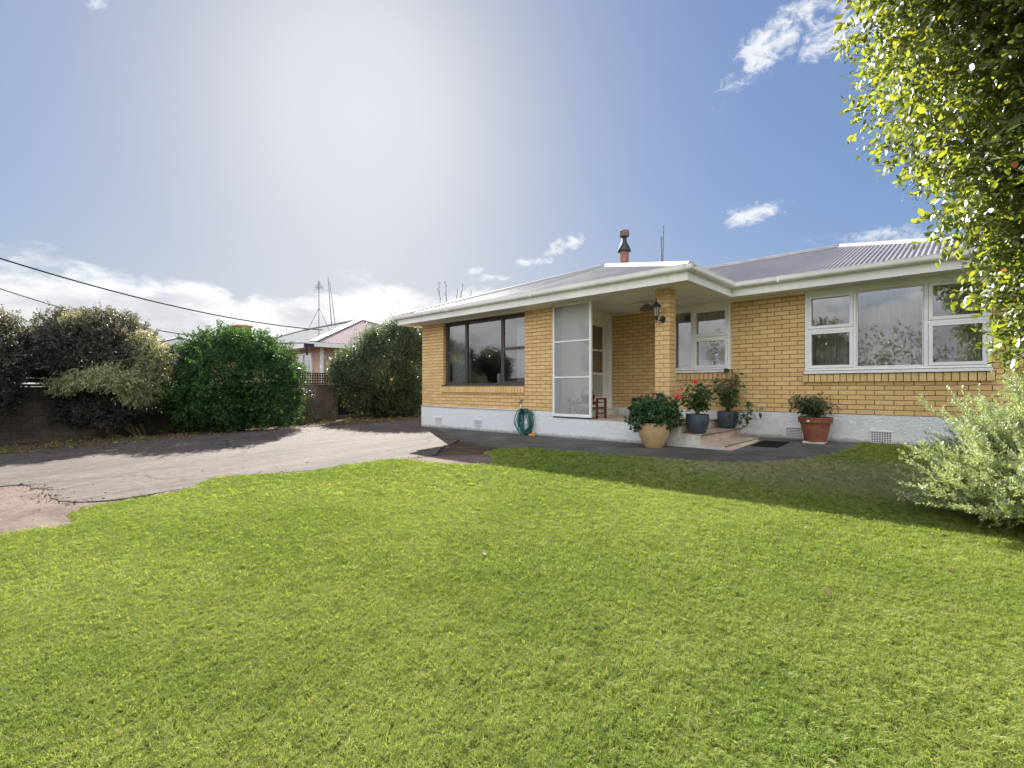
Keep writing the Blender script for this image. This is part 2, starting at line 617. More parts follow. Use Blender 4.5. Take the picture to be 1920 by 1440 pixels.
def patterned_glass():
    m = bpy.data.materials.new('patterned_glass')
    m.use_nodes = True
    t = NT(m.node_tree)
    t.n.clear()
    out = t.node('ShaderNodeOutputMaterial')
    p = pos(t)
    w = t.noise(p, 9.0, 2.0, 0.5, col=True)
    vo = t.node('ShaderNodeTexVoronoi')
    vo.inputs['Scale'].default_value = 45.0
    t.link(t.vmath('ADD', t.scalev(p, (1.0, 1.0, 0.8)), t.vmath('MULTIPLY', w, (0.05, 0.05, 0.05))), vo.inputs['Vector'])
    bp = t.node('ShaderNodeBump')
    bp.inputs['Strength'].default_value = 1.0
    bp.inputs['Distance'].default_value = 0.012
    t.link(vo.outputs['Distance'], bp.inputs['Height'])
    rf = t.node('ShaderNodeBsdfRefraction')
    rf.inputs['Roughness'].default_value = 0.16
    rf.inputs['IOR'].default_value = 1.12
    rf.inputs['Color'].default_value = (0.90, 0.94, 0.94, 1)
    t.link(bp.outputs[0], rf.inputs['Normal'])
    gl = t.node('ShaderNodeBsdfGlossy')
    gl.inputs['Roughness'].default_value = 0.22
    t.link(bp.outputs[0], gl.inputs['Normal'])
    tl = t.node('ShaderNodeBsdfDiffuse')
    tl.inputs[0].default_value = (0.7, 0.75, 0.76, 1)
    m1 = t.node('ShaderNodeMixShader')
    m1.inputs[0].default_value = 0.34
    t.link(rf.outputs[0], m1.inputs[1])
    t.link(gl.outputs[0], m1.inputs[2])
    m2 = t.node('ShaderNodeMixShader')
    m2.inputs[0].default_value = 0.16
    t.link(m1.outputs[0], m2.inputs[1])
    t.link(tl.outputs[0], m2.inputs[2])
    t.link(m2.outputs[0], out.inputs[0])
    MATS['patterned_glass'] = m


patterned_glass()


def cloth(name, col, see=0.4):
    m = bpy.data.materials.new(name)
    m.use_nodes = True
    t = NT(m.node_tree)
    t.n.clear()
    out = t.node('ShaderNodeOutputMaterial')
    d = t.node('ShaderNodeBsdfDiffuse')
    d.inputs[0].default_value = (*col, 1)
    tl = t.node('ShaderNodeBsdfTranslucent')
    tl.inputs[0].default_value = (*col, 1)
    tr = t.node('ShaderNodeBsdfTransparent')
    a = t.node('ShaderNodeMixShader')
    a.inputs[0].default_value = 0.35
    t.link(d.outputs[0], a.inputs[1])
    t.link(tl.outputs[0], a.inputs[2])
    b = t.node('ShaderNodeMixShader')
    b.inputs[0].default_value = see
    t.link(a.outputs[0], b.inputs[1])
    t.link(tr.outputs[0], b.inputs[2])
    t.link(b.outputs[0], out.inputs[0])
    MATS[name] = m


cloth('net_curtain', (0.90, 0.91, 0.90), 0.14)
cloth('white_curtain', (0.88, 0.90, 0.94), 0.04)


def leaf_mat(name, dark, lite, trans, tfac=0.4, gloss=0.10, rough=0.32, extra=None, extra_at=0.97, under=None):
    """leaf: diffuse + translucent + sheen; colour varies leaf by leaf through the 'rnd' attribute"""
    m = bpy.data.materials.new(name)
    m.use_nodes = True
    t = NT(m.node_tree)
    t.n.clear()
    out = t.node('ShaderNodeOutputMaterial')
    a = t.node('ShaderNodeAttribute', attribute_name='rnd').outputs['Fac']
    oi = t.node('ShaderNodeObjectInfo').outputs['Random']
    r = t.math('FRACT', t.math('ADD', a, t.math('MULTIPLY', oi, 3.7)))
    c = t.mix(r, dark, lite)
    tc = t.mix(r, tuple(x * 0.75 for x in trans), trans)
    if extra:
        k = t.ramp(r, extra_at, extra_at + 0.004)
        c = t.mix(k, c, extra)
        tc = t.mix(k, tc, extra)
    if under:
        bf = t.node('ShaderNodeNewGeometry').outputs['Backfacing']
        c = t.mix(bf, c, under)
    d = t.node('ShaderNodeBsdfDiffuse')
    t.link(c, d.inputs[0])
    tl = t.node('ShaderNodeBsdfTranslucent')
    t.link(tc, tl.inputs[0])
    g = t.node('ShaderNodeBsdfGlossy')
    g.inputs['Roughness'].default_value = rough
    g.inputs['Color'].default_value = (0.9, 0.95, 1.0, 1)
    m1 = t.node('ShaderNodeMixShader')
    m1.inputs[0].default_value = tfac
    t.link(d.outputs[0], m1.inputs[1])
    t.link(tl.outputs[0], m1.inputs[2])
    fr = t.node('ShaderNodeFresnel')
    fr.inputs[0].default_value = 1.45
    f = t.math('MULTIPLY', fr.outputs[0], gloss * 10, clamp=True)
    m2 = t.node('ShaderNodeMixShader')
    t.link(f, m2.inputs[0])
    t.link(m1.outputs[0], m2.inputs[1])
    t.link(g.outputs[0], m2.inputs[2])
    t.link(m2.outputs[0], out.inputs[0])
    MATS[name] = m
    return m


leaf_mat('leaf_lilly', (0.045, 0.080, 0.016), (0.145, 0.20, 0.030), (0.50, 0.56, 0.045), 0.5, 0.08, 0.34, (0.55, 0.16, 0.05), 0.985)
leaf_mat('leaf_laurel', (0.022, 0.064, 0.022), (0.072, 0.145, 0.048), (0.14, 0.27, 0.05), 0.3, 0.018, 0.5)
leaf_mat('leaf_olive', (0.028, 0.034, 0.026), (0.105, 0.105, 0.075), (0.34, 0.30, 0.15), 0.32, 0.045, 0.5)
leaf_mat('leaf_variegated', (0.24, 0.27, 0.12), (0.50, 0.50, 0.27), (0.68, 0.64, 0.28), 0.4, 0.05, 0.45)
leaf_mat('leaf_hedge', (0.022, 0.042, 0.016), (0.075, 0.105, 0.040), (0.26, 0.34, 0.09), 0.35, 0.06, 0.45)
leaf_mat('leaf_rosemary', (0.22, 0.29, 0.12), (0.50, 0.60, 0.17), (0.56, 0.64, 0.16), 0.30, 0.04, 0.55, under=(0.82, 0.84, 0.80))
leaf_mat('leaf_jade', (0.020, 0.065, 0.018), (0.065, 0.150, 0.045), (0.14, 0.30, 0.05), 0.25, 0.10, 0.3)
leaf_mat('leaf_hibiscus', (0.020, 0.055, 0.014), (0.055, 0.125, 0.025), (0.17, 0.32, 0.03), 0.35, 0.08, 0.35)
leaf_mat('leaf_camellia', (0.015, 0.040, 0.012), (0.045, 0.085, 0.028), (0.12, 0.22, 0.03), 0.28, 0.08, 0.35)
leaf_mat('leaf_spiky', (0.10, 0.14, 0.09), (0.20, 0.25, 0.17), (0.20, 0.27, 0.12), 0.3, 0.04, 0.5)
leaf_mat('leaf_litter_dry', (0.13, 0.085, 0.045), (0.26, 0.19, 0.10), (0.2, 0.14, 0.06), 0.15, 0.03, 0.6)
leaf_mat('leaf_street', (0.035, 0.06, 0.018), (0.13, 0.135, 0.03), (0.35, 0.33, 0.05), 0.35, 0.05, 0.45)


def grass_mat(name):
    m = bpy.data.materials.new(name)
    m.use_nodes = True
    t = NT(m.node_tree)
    t.n.clear()
    out = t.node('ShaderNodeOutputMaterial')
    p = pos(t)
    oi = t.node('ShaderNodeObjectInfo').outputs['Random']
    a = t.node('ShaderNodeAttribute', attribute_name='rnd').outputs['Fac']
    r = t.math('FRACT', t.math('ADD', a, t.math('MULTIPLY', oi, 5.7)))
    big = t.noise(p, 0.55, 4.0, 0.6)
    mid = t.noise(t.scalev(p, (1, 1, 1), (5, 3, 0)), 2.6, 5.0, 0.65)
    c = t.mix(r, (0.172, 0.258, 0.045), (0.322, 0.405, 0.100))
    c = t.mix(t.ramp(big, 0.40, 0.62, 0, 0.6), c, (0.37, 0.42, 0.12))
    c = t.mix(t.ramp(mid, 0.50, 0.72, 0, 0.55), c, (0.165, 0.245, 0.045))
    fm_ = t.noise(t.scalev(p, (1, 1, 1), (1, 6, 0)), 9.0, 4.0, 0.65)
    c = t.mix(t.ramp(fm_, 0.52, 0.68, 0, 0.5), c, (0.105, 0.17, 0.03))
    c = t.mix(t.ramp(r, 0.92, 0.95, 0, 0.9), c, (0.47, 0.42, 0.22))
    th = t.noise(t.scalev(p, (1, 1, 1), (11, 2, 0)), 3.3, 5.0, 0.7)
    c = t.mix(t.ramp(th, 0.56, 0.74, 0, 0.38), c, (0.36, 0.32, 0.15))
    # dry patch where the roof keeps the rain off
    q = t.vmath('SUBTRACT', p, (-1.1, 7.1, 0))
    q = t.vmath('MULTIPLY', q, (0.42, 0.9, 0))
    ln = t.math('ADD', t.vmath('LENGTH', q), t.math('MULTIPLY', mid, -0.9))
    dry = t.ramp(ln, 0.1, 0.95, 0.62, 0.0)
    c = t.mix(dry, c, (0.50, 0.44, 0.31))
    d = t.node('ShaderNodeBsdfDiffuse')
    t.link(c, d.inputs[0])
    tl = t.node('ShaderNodeBsdfTranslucent')
    t.link(t.mix(1.0, c, (1.3, 1.25, 0.75), 'MULTIPLY'), tl.inputs[0])
    g = t.node('ShaderNodeBsdfGlossy')
    g.inputs['Roughness'].default_value = 0.45
    m1 = t.node('ShaderNodeMixShader')
    m1.inputs[0].default_value = 0.45
    t.link(d.outputs[0], m1.inputs[1])
    t.link(tl.outputs[0], m1.inputs[2])
    m2 = t.node('ShaderNodeMixShader')
    m2.inputs[0].default_value = 0.008
    t.link(m1.outputs[0], m2.inputs[1])
    t.link(g.outputs[0], m2.inputs[2])
    t.link(m2.outputs[0], out.inputs[0])
    MATS[name] = m


grass_mat('grass_blade')


def ground_mats():
    m, t, b = mat('turf_soil', (0.09, 0.10, 0.03), 0.95, 0.1)
    p = pos(t)
    n = t.noise(p, 1.0, 5.0, 0.6)
    n2 = t.noise(p, 45.0, 4.0, 0.7)
    c = t.mix(t.ramp(n, 0.35, 0.65), (0.095, 0.115, 0.028), (0.15, 0.155, 0.045))
    c = t.mix(t.ramp(n2, 0.4, 0.7, 0, 0.7), c, (0.075, 0.055, 0.03))
    t.put(b.inputs['Base Color'], c)
    bump(t, b, n2, 0.6, 0.02)

    m, t, b = mat('soil', (0.10, 0.075, 0.05), 0.97, 0.1)
    p = pos(t)
    n = t.noise(p, 1.4, 6.0, 0.65)
    n2 = t.noise(p, 30.0, 5.0, 0.7)
    c = t.mix(t.ramp(n, 0.35, 0.65), (0.075, 0.055, 0.036), (0.135, 0.105, 0.07))
    c = t.mix(t.ramp(n2, 0.45, 0.75, 0, 0.6), c, (0.05, 0.038, 0.025))
    t.put(b.inputs['Base Color'], c)
    bump(t, b, t.math('ADD', n2, n), 0.8, 0.03)

    m, t, b = mat('red_clay', (0.38, 0.25, 0.18), 0.95, 0.1)
    p = pos(t)
    n = t.noise(t.scalev(p, (1, 1.6, 1)), 1.6, 7.0, 0.7, 0.5)
    n2 = t.noise(p, 28.0, 5.0, 0.75)
    c = t.mix(t.ramp(n, 0.35, 0.65), (0.155, 0.115, 0.098), (0.25, 0.195, 0.168))
    c = t.mix(t.ramp(n2, 0.55, 0.75, 0, 0.55), c, (0.09, 0.06, 0.048))
    t.put(b.inputs['Base Color'], c)
    bump(t, b, t.math('ADD', n2, t.math('MULTIPLY', n, 2.0)), 0.9, 0.03)

    m, t, b = mat('driveway', (0.36, 0.32, 0.29), 0.9, 0.2)
    p = pos(t)
    n = t.noise(t.scalev(p, (1.6, 0.35, 1)), 1.1, 8.0, 0.72, 0.3)
    c = t.mix(t.ramp(n, 0.33, 0.66), (0.074, 0.060, 0.054), (0.142, 0.115, 0.102))
    agg = t.noise(p, 70.0, 3.0, 0.75)
    c = t.mix(t.ramp(agg, 0.52, 0.72, 0, 0.55), c, (0.075, 0.068, 0.066))
    agg2 = t.noise(t.scalev(p, (1, 1, 1), (3, 3, 3)), 55.0, 2.0, 0.6)
    c = t.mix(t.ramp(agg2, 0.56, 0.70, 0, 0.6), c, (0.24, 0.205, 0.188))
    mo = t.noise(t.scalev(p, (1, 1, 1), (9, 4, 0)), 7.0, 6.0, 0.7)
    c = t.mix(t.ramp(mo, 0.35, 0.7, 0, 0.6), c, (0.050, 0.044, 0.042))
    # fine random cracks
    w = t.noise(p, 1.5, 5.0, 0.65, col=True)
    vv = t.vmath('ADD', t.scalev(p, (0.6, 0.28, 1)), t.vmath('MULTIPLY', w, (0.35, 0.35, 0)))
    vo = t.node('ShaderNodeTexVoronoi', feature='DISTANCE_TO_EDGE', voronoi_dimensions='2D')
    vo.inputs['Scale'].default_value = 0.9
    t.link(vv, vo.inputs['Vector'])
    cr = t.ramp(vo.outputs['Distance'], 0.002, 0.016, 1.0, 0.0)
    gate = t.ramp(t.noise(p, 0.5, 2.0, 0.5), 0.40, 0.50)
    cr = t.math('MULTIPLY', cr, gate)
    c = t.mix(t.math('MULTIPLY', cr, 0.75), c, (0.045, 0.036, 0.03))
    st = t.noise(t.scalev(p, (1, 1, 1), (7, 1, 2)), 1.7, 7.0, 0.7, 0.8)
    c = t.mix(t.ramp(st, 0.60, 0.72, 0, 0.45), c, (0.235, 0.185, 0.155))
    t.put(b.inputs['Base Color'], c)
    h = t.math('SUBTRACT', t.math('ADD', t.math('MULTIPLY', agg, 0.5), t.math('MULTIPLY', n, 2.0)), cr)
    bump(t, b, h, 0.55, 0.012)

    m, t, b = mat('asphalt', (0.055, 0.052, 0.05), 0.9, 0.25)
    p = pos(t)
    n = t.noise(p, 1.3, 6.0, 0.65)
    c = t.mix(t.ramp(n, 0.35, 0.65), (0.082, 0.077, 0.073), (0.145, 0.136, 0.128))
    agg = t.noise(p, 90.0, 3.0, 0.75)
    c = t.mix(t.ramp(agg, 0.5, 0.75, 0, 0.6), c, (0.17, 0.16, 0.15))
    ms = t.noise(t.scalev(p, (1, 1, 1), (2, 8, 2)), 2.2, 6.0, 0.7)
    c = t.mix(t.ramp(ms, 0.52, 0.68, 0, 0.55), c, (0.075, 0.07, 0.03))
    t.put(b.inputs['Base Color'], c)
    bump(t, b, t.math('ADD', agg, n), 0.6, 0.01)


ground_mats()
M = MATS

# ------------------------------------------------------------------ ground
def gp(pts, dz):
    return [(x, y, ground_z(x, y) + dz) for (x, y) in pts]


def slab(name, pts, top, thick, mt, edge_mat=None):
    """flat-lying sheet with a real edge; pts counter-clockwise"""
    m = MB()
    m.prism(gp(pts, top - thick), gp(pts, top))
    o = m.build(name, mt)
    tag(o, kind='structure')
    return o


def smooth_line(pts, n=6, jit=0.0):
    """Catmull-Rom through plan points with a ragged edge"""
    out = []
    P = [Vector((p[0], p[1])) for p in pts]
    for i in range(len(P) - 1):
        p0, p1, p2, p3 = P[max(i - 1, 0)], P[i], P[i + 1], P[min(i + 2, len(P) - 1)]
        for k in range(n):
            t = k / n
            q = 0.5 * ((2 * p1) + (p2 - p0) * t + (2 * p0 - 5 * p1 + 4 * p2 - p3) * t * t + (3 * p1 - p0 - 3 * p2 + p3) * t ** 3)
            out.append((q.x + random.uniform(-jit, jit), q.y + random.uniform(-jit, jit)))
    out.append((P[-1].x, P[-1].y))
    return out


def ground_sheet():
    xs = [-1200, -500, -200, -90, -45, -30, -20, -10, 0, 10, 25, 60, 150, 400, 1200]
    ys = [-1200, -500, -200, -60, -15, -8, 0, 8, 16, 22, 40, 100, 300, 1200]
    m = MB()
    for j in range(len(ys)):
        for i in range(len(xs)):
            m.v.append((xs[i], ys[j], ground_z(xs[i], ys[j]) - 0.03))
    for j in range(len(ys) - 1):
        for i in range(len(xs) - 1):
            a = j * len(xs) + i
            m.f.append((a, a + 1, a + len(xs) + 1, a + len(xs)))
            m.a.append(0)
    o = m.build('ground', M['soil'])
    tag(o, kind='structure')


ground_sheet()

lawn_edge = smooth_line([(-5.6, -7.5), (-6.1, -3.0), (-6.5, 0.0), (-6.38, 0.22), (-6.42, 0.5), (-6.98, 0.54), (-7.25, 0.85), (-7.22, 1.35),
                         (-7.36, 1.78), (-7.85, 2.1), (-7.6, 2.6), (-7.22, 3.05), (-7.2, 3.7), (-7.05, 4.55), (-6.3, 4.75),
                         (-5.6, 4.95), (-5.35, 5.25), (-5.7, 5.6), (-6.2, 5.95), (-6.35, 6.35), (-6.2, 6.68)], 5, 0.03)
path_edge = smooth_line([(-6.2, 6.68), (-5.85, 6.77), (-4.75, 6.89), (-3.8, 6.99), (-2.98, 7.08), (-2.3, 7.36), (-1.88, 7.81),
                         (-1.6, 8.44), (-1.42, 9.2), (-1.36, 10.0), (-1.36, 10.38)], 5, 0.012)
lawn_pts = lawn_edge[:-1] + path_edge + [(7.0, 10.38), (7.0, -7.5)]
lawn_pts = lawn_pts[::-1]          # counter-clockwise seen from above


def area(pts):
    return 0.5 * sum(a[0] * b[1] - b[0] * a[1] for a, b in zip(pts, pts[1:] + pts[:1]))


if area(lawn_pts) < 0:
    lawn_pts = lawn_pts[::-1]
lawn = slab('lawn', lawn_pts, 0.0, 0.05, M['turf_soil'])

# old sealed driveway: a wide main slab, a narrow strip along the verge, both worn at the edges
drive_near = smooth_line([(-9.6, -7.0), (-9.7, -2.0), (-9.95, 0.0), (-9.35, 0.3), (-8.95, 0.47), (-8.3, 0.42), (-7.75, 0.60), (-7.45, 1.0),
                          (-7.5, 1.9), (-7.75, 2.5), (-7.3, 3.2), (-7.22, 4.0), (-6.95, 4.75), (-6.9, 5.3), (-7.35, 5.75), (-7.7, 6.2), (-7.9, 6.6)], 5, 0.025)
seam = smooth_line([(-13.2, -7.0), (-13.15, 0.0), (-13.45, 3.0), (-13.2, 6.0), (-12.75, 8.6), (-12.6, 14.0), (-12.6, 20.0)], 6, 0.01)
main = drive_near + [(-8.2, 6.95), (-11.0, 8.36), (-11.52, 8.36), (-11.52, 20.0)] + seam[::-1]
if area(main) < 0:
    main = main[::-1]
slab('driveway', main, 0.004, 0.035, M['driveway'])
verge = smooth_line([(-15.2, -7.0), (-15.1, 0.0), (-15.15, 1.9), (-15.5, 3.4), (-14.9, 6.0), (-14.2, 8.3), (-13.9, 10.5), (-13.9, 20.0)], 6, 0.04)
strip = [(x - 0.035, y) for (x, y) in seam] + verge[::-1]
if area(strip) < 0:
    strip = strip[::-1]
slab('driveway_strip', strip, -0.008, 0.03, M['driveway'])
# seal strip along the house front and round the steps
path_pts = [(-8.2, 6.93), (-7.5, 6.75), (-6.9, 6.62), (-6.2, 6.66)] + [(x, y) for (x, y) in path_edge[1:]] + [(-1.36, 10.385), (-3.9, 10.385), (-3.9, 8.36), (-10.96, 8.36)]
if area(path_pts) < 0:
    path_pts = path_pts[::-1]
slab('path', path_pts, 0.008, 0.04, M['asphalt'])
clay_b = [(-7.25, 1.2), (-6.8, 1.2), (-6.9, 2.0), (-7.0, 3.0), (-6.9, 4.0), (-6.5, 4.7), (-5.2, 4.9), (-5.1, 5.5), (-6.0, 6.0), (-6.6, 5.4), (-7.3, 4.6), (-7.7, 3.2), (-8.2, 2.4), (-7.9, 1.8)]
if area(clay_b) < 0:
    clay_b = clay_b[::-1]
slab('clay_edge', clay_b, -0.001, 0.018, M['red_clay'])
clay = smooth_line([(-9.9, -7.0), (-9.9, 0.0), (-9.3, 0.34), (-8.9, 0.5), (-8.2, 0.46), (-7.7, 0.62), (-7.35, 1.0), (-7.2, 1.5)], 4) + [(-7.1, 1.3), (-6.9, 0.6), (-6.35, 0.5), (-6.3, 0.0), (-5.9, -3.0), (-5.4, -7.0)]
if area(clay) < 0:
    clay = clay[::-1]
slab('clay_patch', clay, -0.006, 0.02, M['red_clay'])


# ------------------------------------------------------------------ house
YA, YB = 8.38, 10.40                 # the two front wall planes
XL, XD, XR = -11.48, -6.45, 0.87     # left end, door wall, right end
ZS = 3.13                            # soffit
YBACK = 16.4
house = empty('brick_house', (-5.0, 10.4, ground_z(-5, 10.4)),
              'long low tan brick house with grey corrugated iron hip roof and white plinth', 'house')

COURSE, PITCH, JOINT = 0.085, 0.263, 0.010
bricks_single = []                   # (distance, rect data)


def subtract(r, o):
    """rect minus opening -> list of rects (u0,u1,v0,v1)"""
    u0, u1, v0, v1 = r
    a0, a1, b0, b1 = o
    if u1 <= a0 or u0 >= a1 or v1 <= b0 or v0 >= b1:
        return [r]
    out = []
    if u0 < a0:
        out.append((u0, a0, v0, v1))
    if u1 > a1:
        out.append((a1, u1, v0, v1))
    m0, m1 = max(u0, a0), min(u1, a1)
    if v0 < b0:
        out.append((m0, m1, v0, b0))
    if v1 > b1:
        out.append((m0, m1, b1, v1))
    return out


def brick_rects(w, z0, z1, openings, half=False, course=COURSE, pitch=PITCH, joint=JOINT):
    rects = []
    k = 0
    z = z0
    while z < z1 - 0.01:
        zt = min(z + course - joint, z1)
        u = -pitch + (pitch / 2 if (k % 2) else 0.0) + (0.08 if half else 0)
        while u < w:
            r0 = (max(u, 0.0), min(u + pitch - joint, w), z, zt)
            if r0[1] - r0[0] > 0.03:
                rs = [r0]
                for o in openings:
                    rs = [q for r in rs for q in subtract(r, o)]
                rects += [q for q in rs if q[1] - q[0] > 0.03 and q[3] - q[2] > 0.018]
            u += pitch
        z += course
        k += 1
    return rects


def wall_shell(name, org, udir, w, z0, z1, openings, thick, mt, parent):
    """solid wall with openings, cells between the opening edges; outward normal = udir x up"""
    ud = Vector((udir[0], udir[1], 0))
    nn = Vector((ud.y, -ud.x, 0))
    us = sorted(set([0.0, w] + [max(0, min(w, o[0])) for o in openings] + [max(0, min(w, o[1])) for o in openings]))
    zs = sorted(set([z0, z1] + [max(z0, min(z1, o[2])) for o in openings] + [max(z0, min(z1, o[3])) for o in openings]))
    m = MB()
    for a, b in zip(us, us[1:]):
        for c, d in zip(zs, zs[1:]):
            mu, mz = (a + b) / 2, (c + d) / 2
            if any(o[0] < mu < o[1] and o[2] < mz < o[3] for o in openings):
                continue
            p = [Vector((org[0], org[1], 0)) + ud * a, Vector((org[0], org[1], 0)) + ud * b]
            q = [p[0] - nn * thick, p[1] - nn * thick]
            base = [p[0], p[1], q[1], q[0]]
            m.prism([v + Vector((0, 0, c)) for v in base], [v + Vector((0, 0, d)) for v in base])
    return m.build(name, mt, parent)


BRICK_OUT = 0.008
joined = MB()


def brick_geo(org, ud, nn, r, m, rnd, out=BRICK_OUT):
    u0, u1, v0, v1 = r
    j = random.uniform(-0.0012, 0.0012)
    b = 0.004
    o3 = Vector((org[0], org[1], 0))

    def P(u, v, n):
        return o3 + ud * u + Vector((0, 0, v)) + nn * n
    f = [P(u0 + b, v0 + b, out + j), P(u1 - b, v0 + b, out + j), P(u1 - b, v1 - b, out + j), P(u0 + b, v1 - b, out + j)]
    k = [P(u0, v0, out - b + j), P(u1, v0, out - b + j), P(u1, v1, out - b + j), P(u0, v1, out - b + j)]
    i = [P(u0, v0, -0.006), P(u1, v0, -0.006), P(u1, v1, -0.006), P(u0, v1, -0.006)]
    m.poly(f, rnd)
    for q in range(4):
        q2 = (q + 1) % 4
        m.poly([k[q], k[q2], f[q2], f[q]], rnd)
        m.poly([i[q], i[q2], k[q2], k[q]], rnd)


def lay_bricks(org, udir, w, z0, z1, openings, wall, half=False, single=True, out=BRICK_OUT):
    ud = Vector((udir[0], udir[1], 0))
    nn = Vector((ud.y, -ud.x, 0))
    for r in brick_rects(w, z0, z1, openings, half):
        c = Vector((org[0], org[1], 0)) + ud * (r[0] + r[1]) / 2 + Vector((0, 0, (r[2] + r[3]) / 2))
        d = c.y * CB - c.x * SB
        px = 960 + F_PX * (c.y * SB + c.x * CB) / d
        ar = (r[1] - r[0]) * (r[3] - r[2]) / d ** 3
        vis = single and px < 1885
        bricks_single.append((ar if vis else 0.0, org, ud, nn, r, wall, out))


# front wall of the projecting wing
GZA = 0.10
winA = (-10.52 - XL, -7.51 - XL, 1.385, ZS)
WA = -6.62 - XL
wallA = wall_shell('wall', (XL, YA), (1, 0), WA, 0.80, ZS, [winA], 0.23, M['mortar'], house)
silA = (-10.60 - XL, -7.50 - XL, 1.20, 1.40)
lay_bricks((XL, YA), (1, 0), WA, 0.805, ZS, [winA, silA], wallA)
# main front wall (runs behind the porch too)
WB = XR - XD
winP = (-5.15 - XD, -3.59 - XD, 1.64, ZS)
winB = (-2.235 - XD, 0.255 - XD, 1.575, ZS)
silP = (-5.2 - XD, -3.57 - XD, 1.49, 1.645)
silB = (-2.28 - XD, 0.30 - XD, 1.43, 1.58)
wallB = wall_shell('wall', (XD, YB), (1, 0), WB, 0.80, ZS, [winP, winB], 0.23, M['mortar'], house)
lay_bricks((XD, YB), (1, 0), 2.9, 0.85, ZS, [winP, silP], wallB, True)
lay_bricks((XD + 2.9, YB), (1, 0), WB - 2.9, 0.855, ZS, [(a - 2.9, b - 2.9, c, d) for (a, b, c, d) in (winB, silB, winP, silP)], wallB)
# ends and back
wallE = wall_shell('wall', (XR, YB + 0.23), (0, 1), YBACK - YB - 0.23, 0.80, ZS, [], 0.23, M['mortar'], house)
lay_bricks((XR, YB), (0, 1), YBACK - YB, 0.855, ZS, [], wallE, False, False)
wallW = wall_shell('wall', (XL, YBACK), (0, -1), YBACK - YA - 0.23, 0.80, ZS, [], 0.23, M['mortar'], house)
lay_bricks((XL, YBACK), (0, -1), YBACK - YA, 0.805, ZS, [], wallW, False, False)
wall_shell('wall', (XR - 0.23, YBACK), (-1, 0), XR - XL - 0.46, 0.5, ZS, [], 0.23, M['mortar'], house)

# bricks: the 300 that show largest are objects, the rest one joined piece
post_c = (-4.107, 8.50)


def finish_bricks():
    global bricks_single
    bricks_single.sort(key=lambda b: -b[0])
    for n, (ar, org, ud, nn, r, wall, out) in enumerate(bricks_single):
        rnd = random.random()
        if n < NSINGLE and ar > 0:
            m = MB()
            brick_geo(org, ud, nn, r, m, 0.0, out)
            m.build('brick', M['brick_tan'], wall)
        else:
            brick_geo(org, ud, nn, r, joined, rnd, out)
    o = joined.build('brickwork', M['brick_tan'], house, rnd=True)
    tag(o, kind='stuff')


# porch post of brick
pw, pdp = 0.27, 0.24
PX0, PX1, PY0, PY1 = -4.243, -3.972, 8.38, 8.62
post = MB().box(PX0, PX1, PY0, PY1, 0.64, ZS).build('porch_post', M['mortar_pale'], house)


def post_bricks():
    z = 0.665
    k = 0
    while z < ZS - 0.02:
        zt = min(z + COURSE - JOINT, ZS)
        for (org, ud, w) in (((PX0, PY0), Vector((1, 0, 0)), PX1 - PX0), ((PX1, PY0), Vector((0, 1, 0)), PY1 - PY0),
                             ((PX1, PY1), Vector((-1, 0, 0)), PX1 - PX0), ((PX0, PY1), Vector((0, -1, 0)), PY1 - PY0)):
            nn = Vector((ud.y, -ud.x, 0))
            front = ud.y == 0
            if front:
                cut = 0.085 if k % 2 else 0.165
                if ud.x < 0:
                    cut = w - cut
                parts = [(-0.006, cut - JOINT / 2), (cut + JOINT / 2, w + 0.006)]
            else:
                parts = [(-0.006, w + 0.006)]
            for (a, b) in parts:
                c = Vector((org[0], org[1], 0)) + ud * (a + b) / 2
                d = c.y * CB - c.x * SB
                vis = ud.x > 0 or (ud.y > 0)
                bricks_single.append((1.0 if vis else 0.0, org, ud, nn, (a, b, z, zt), post, 0.007))
        z += COURSE
        k += 1


post_bricks()
NSINGLE = 300
finish_bricks()


# header-brick sills
def brick_sill(x0, x1, yw, z0, z1, n, proj, mat_m='mortar'):
    s = MB()
    s.prism([(x0 + .01, yw - proj + 0.022, z0 + 0.008), (x1 - .01, yw - proj + 0.022, z0 + 0.008), (x1 - .01, yw + 0.14, z0 + 0.008), (x0 + .01, yw + 0.14, z0 + 0.008)],
            [(x0 + .01, yw - proj + 0.022, z1 - 0.056), (x1 - .01, yw - proj + 0.022, z1 - 0.056), (x1 - .01, yw + 0.14, z1 - 0.014), (x0 + .01, yw + 0.14, z1 - 0.014)])
    sill = s.build('window_sill', M[mat_m], house)
    p = (x1 - x0) / n
    me = None
    for i in range(n):
        a, b = x0 + i * p + 0.006, x0 + (i + 1) * p - 0.006
        j = random.uniform(-0.0015, 0.0015)
        m = MB()
        m.prism([(a, yw - proj + j, z0), (b, yw - proj + j, z0), (b, yw + 0.12, z0), (a, yw + 0.12, z0)],
                [(a, yw - proj + j + 0.004, z1 - 0.045), (b, yw - proj + j + 0.004, z1 - 0.045), (b, yw + 0.12, z1 - 0.005), (a, yw + 0.12, z1 - 0.005)])
        m.build('sill_brick', M['brick_tan'], sill)


brick_sill(-10.60, -7.50, YA, 1.20, 1.385, 33, 0.055)
brick_sill(-5.18, -3.56, YB, 1.495, 1.672, 17, 0.05)
brick_sill(-2.275, 0.29, YB, 1.43, 1.607, 26, 0.055)

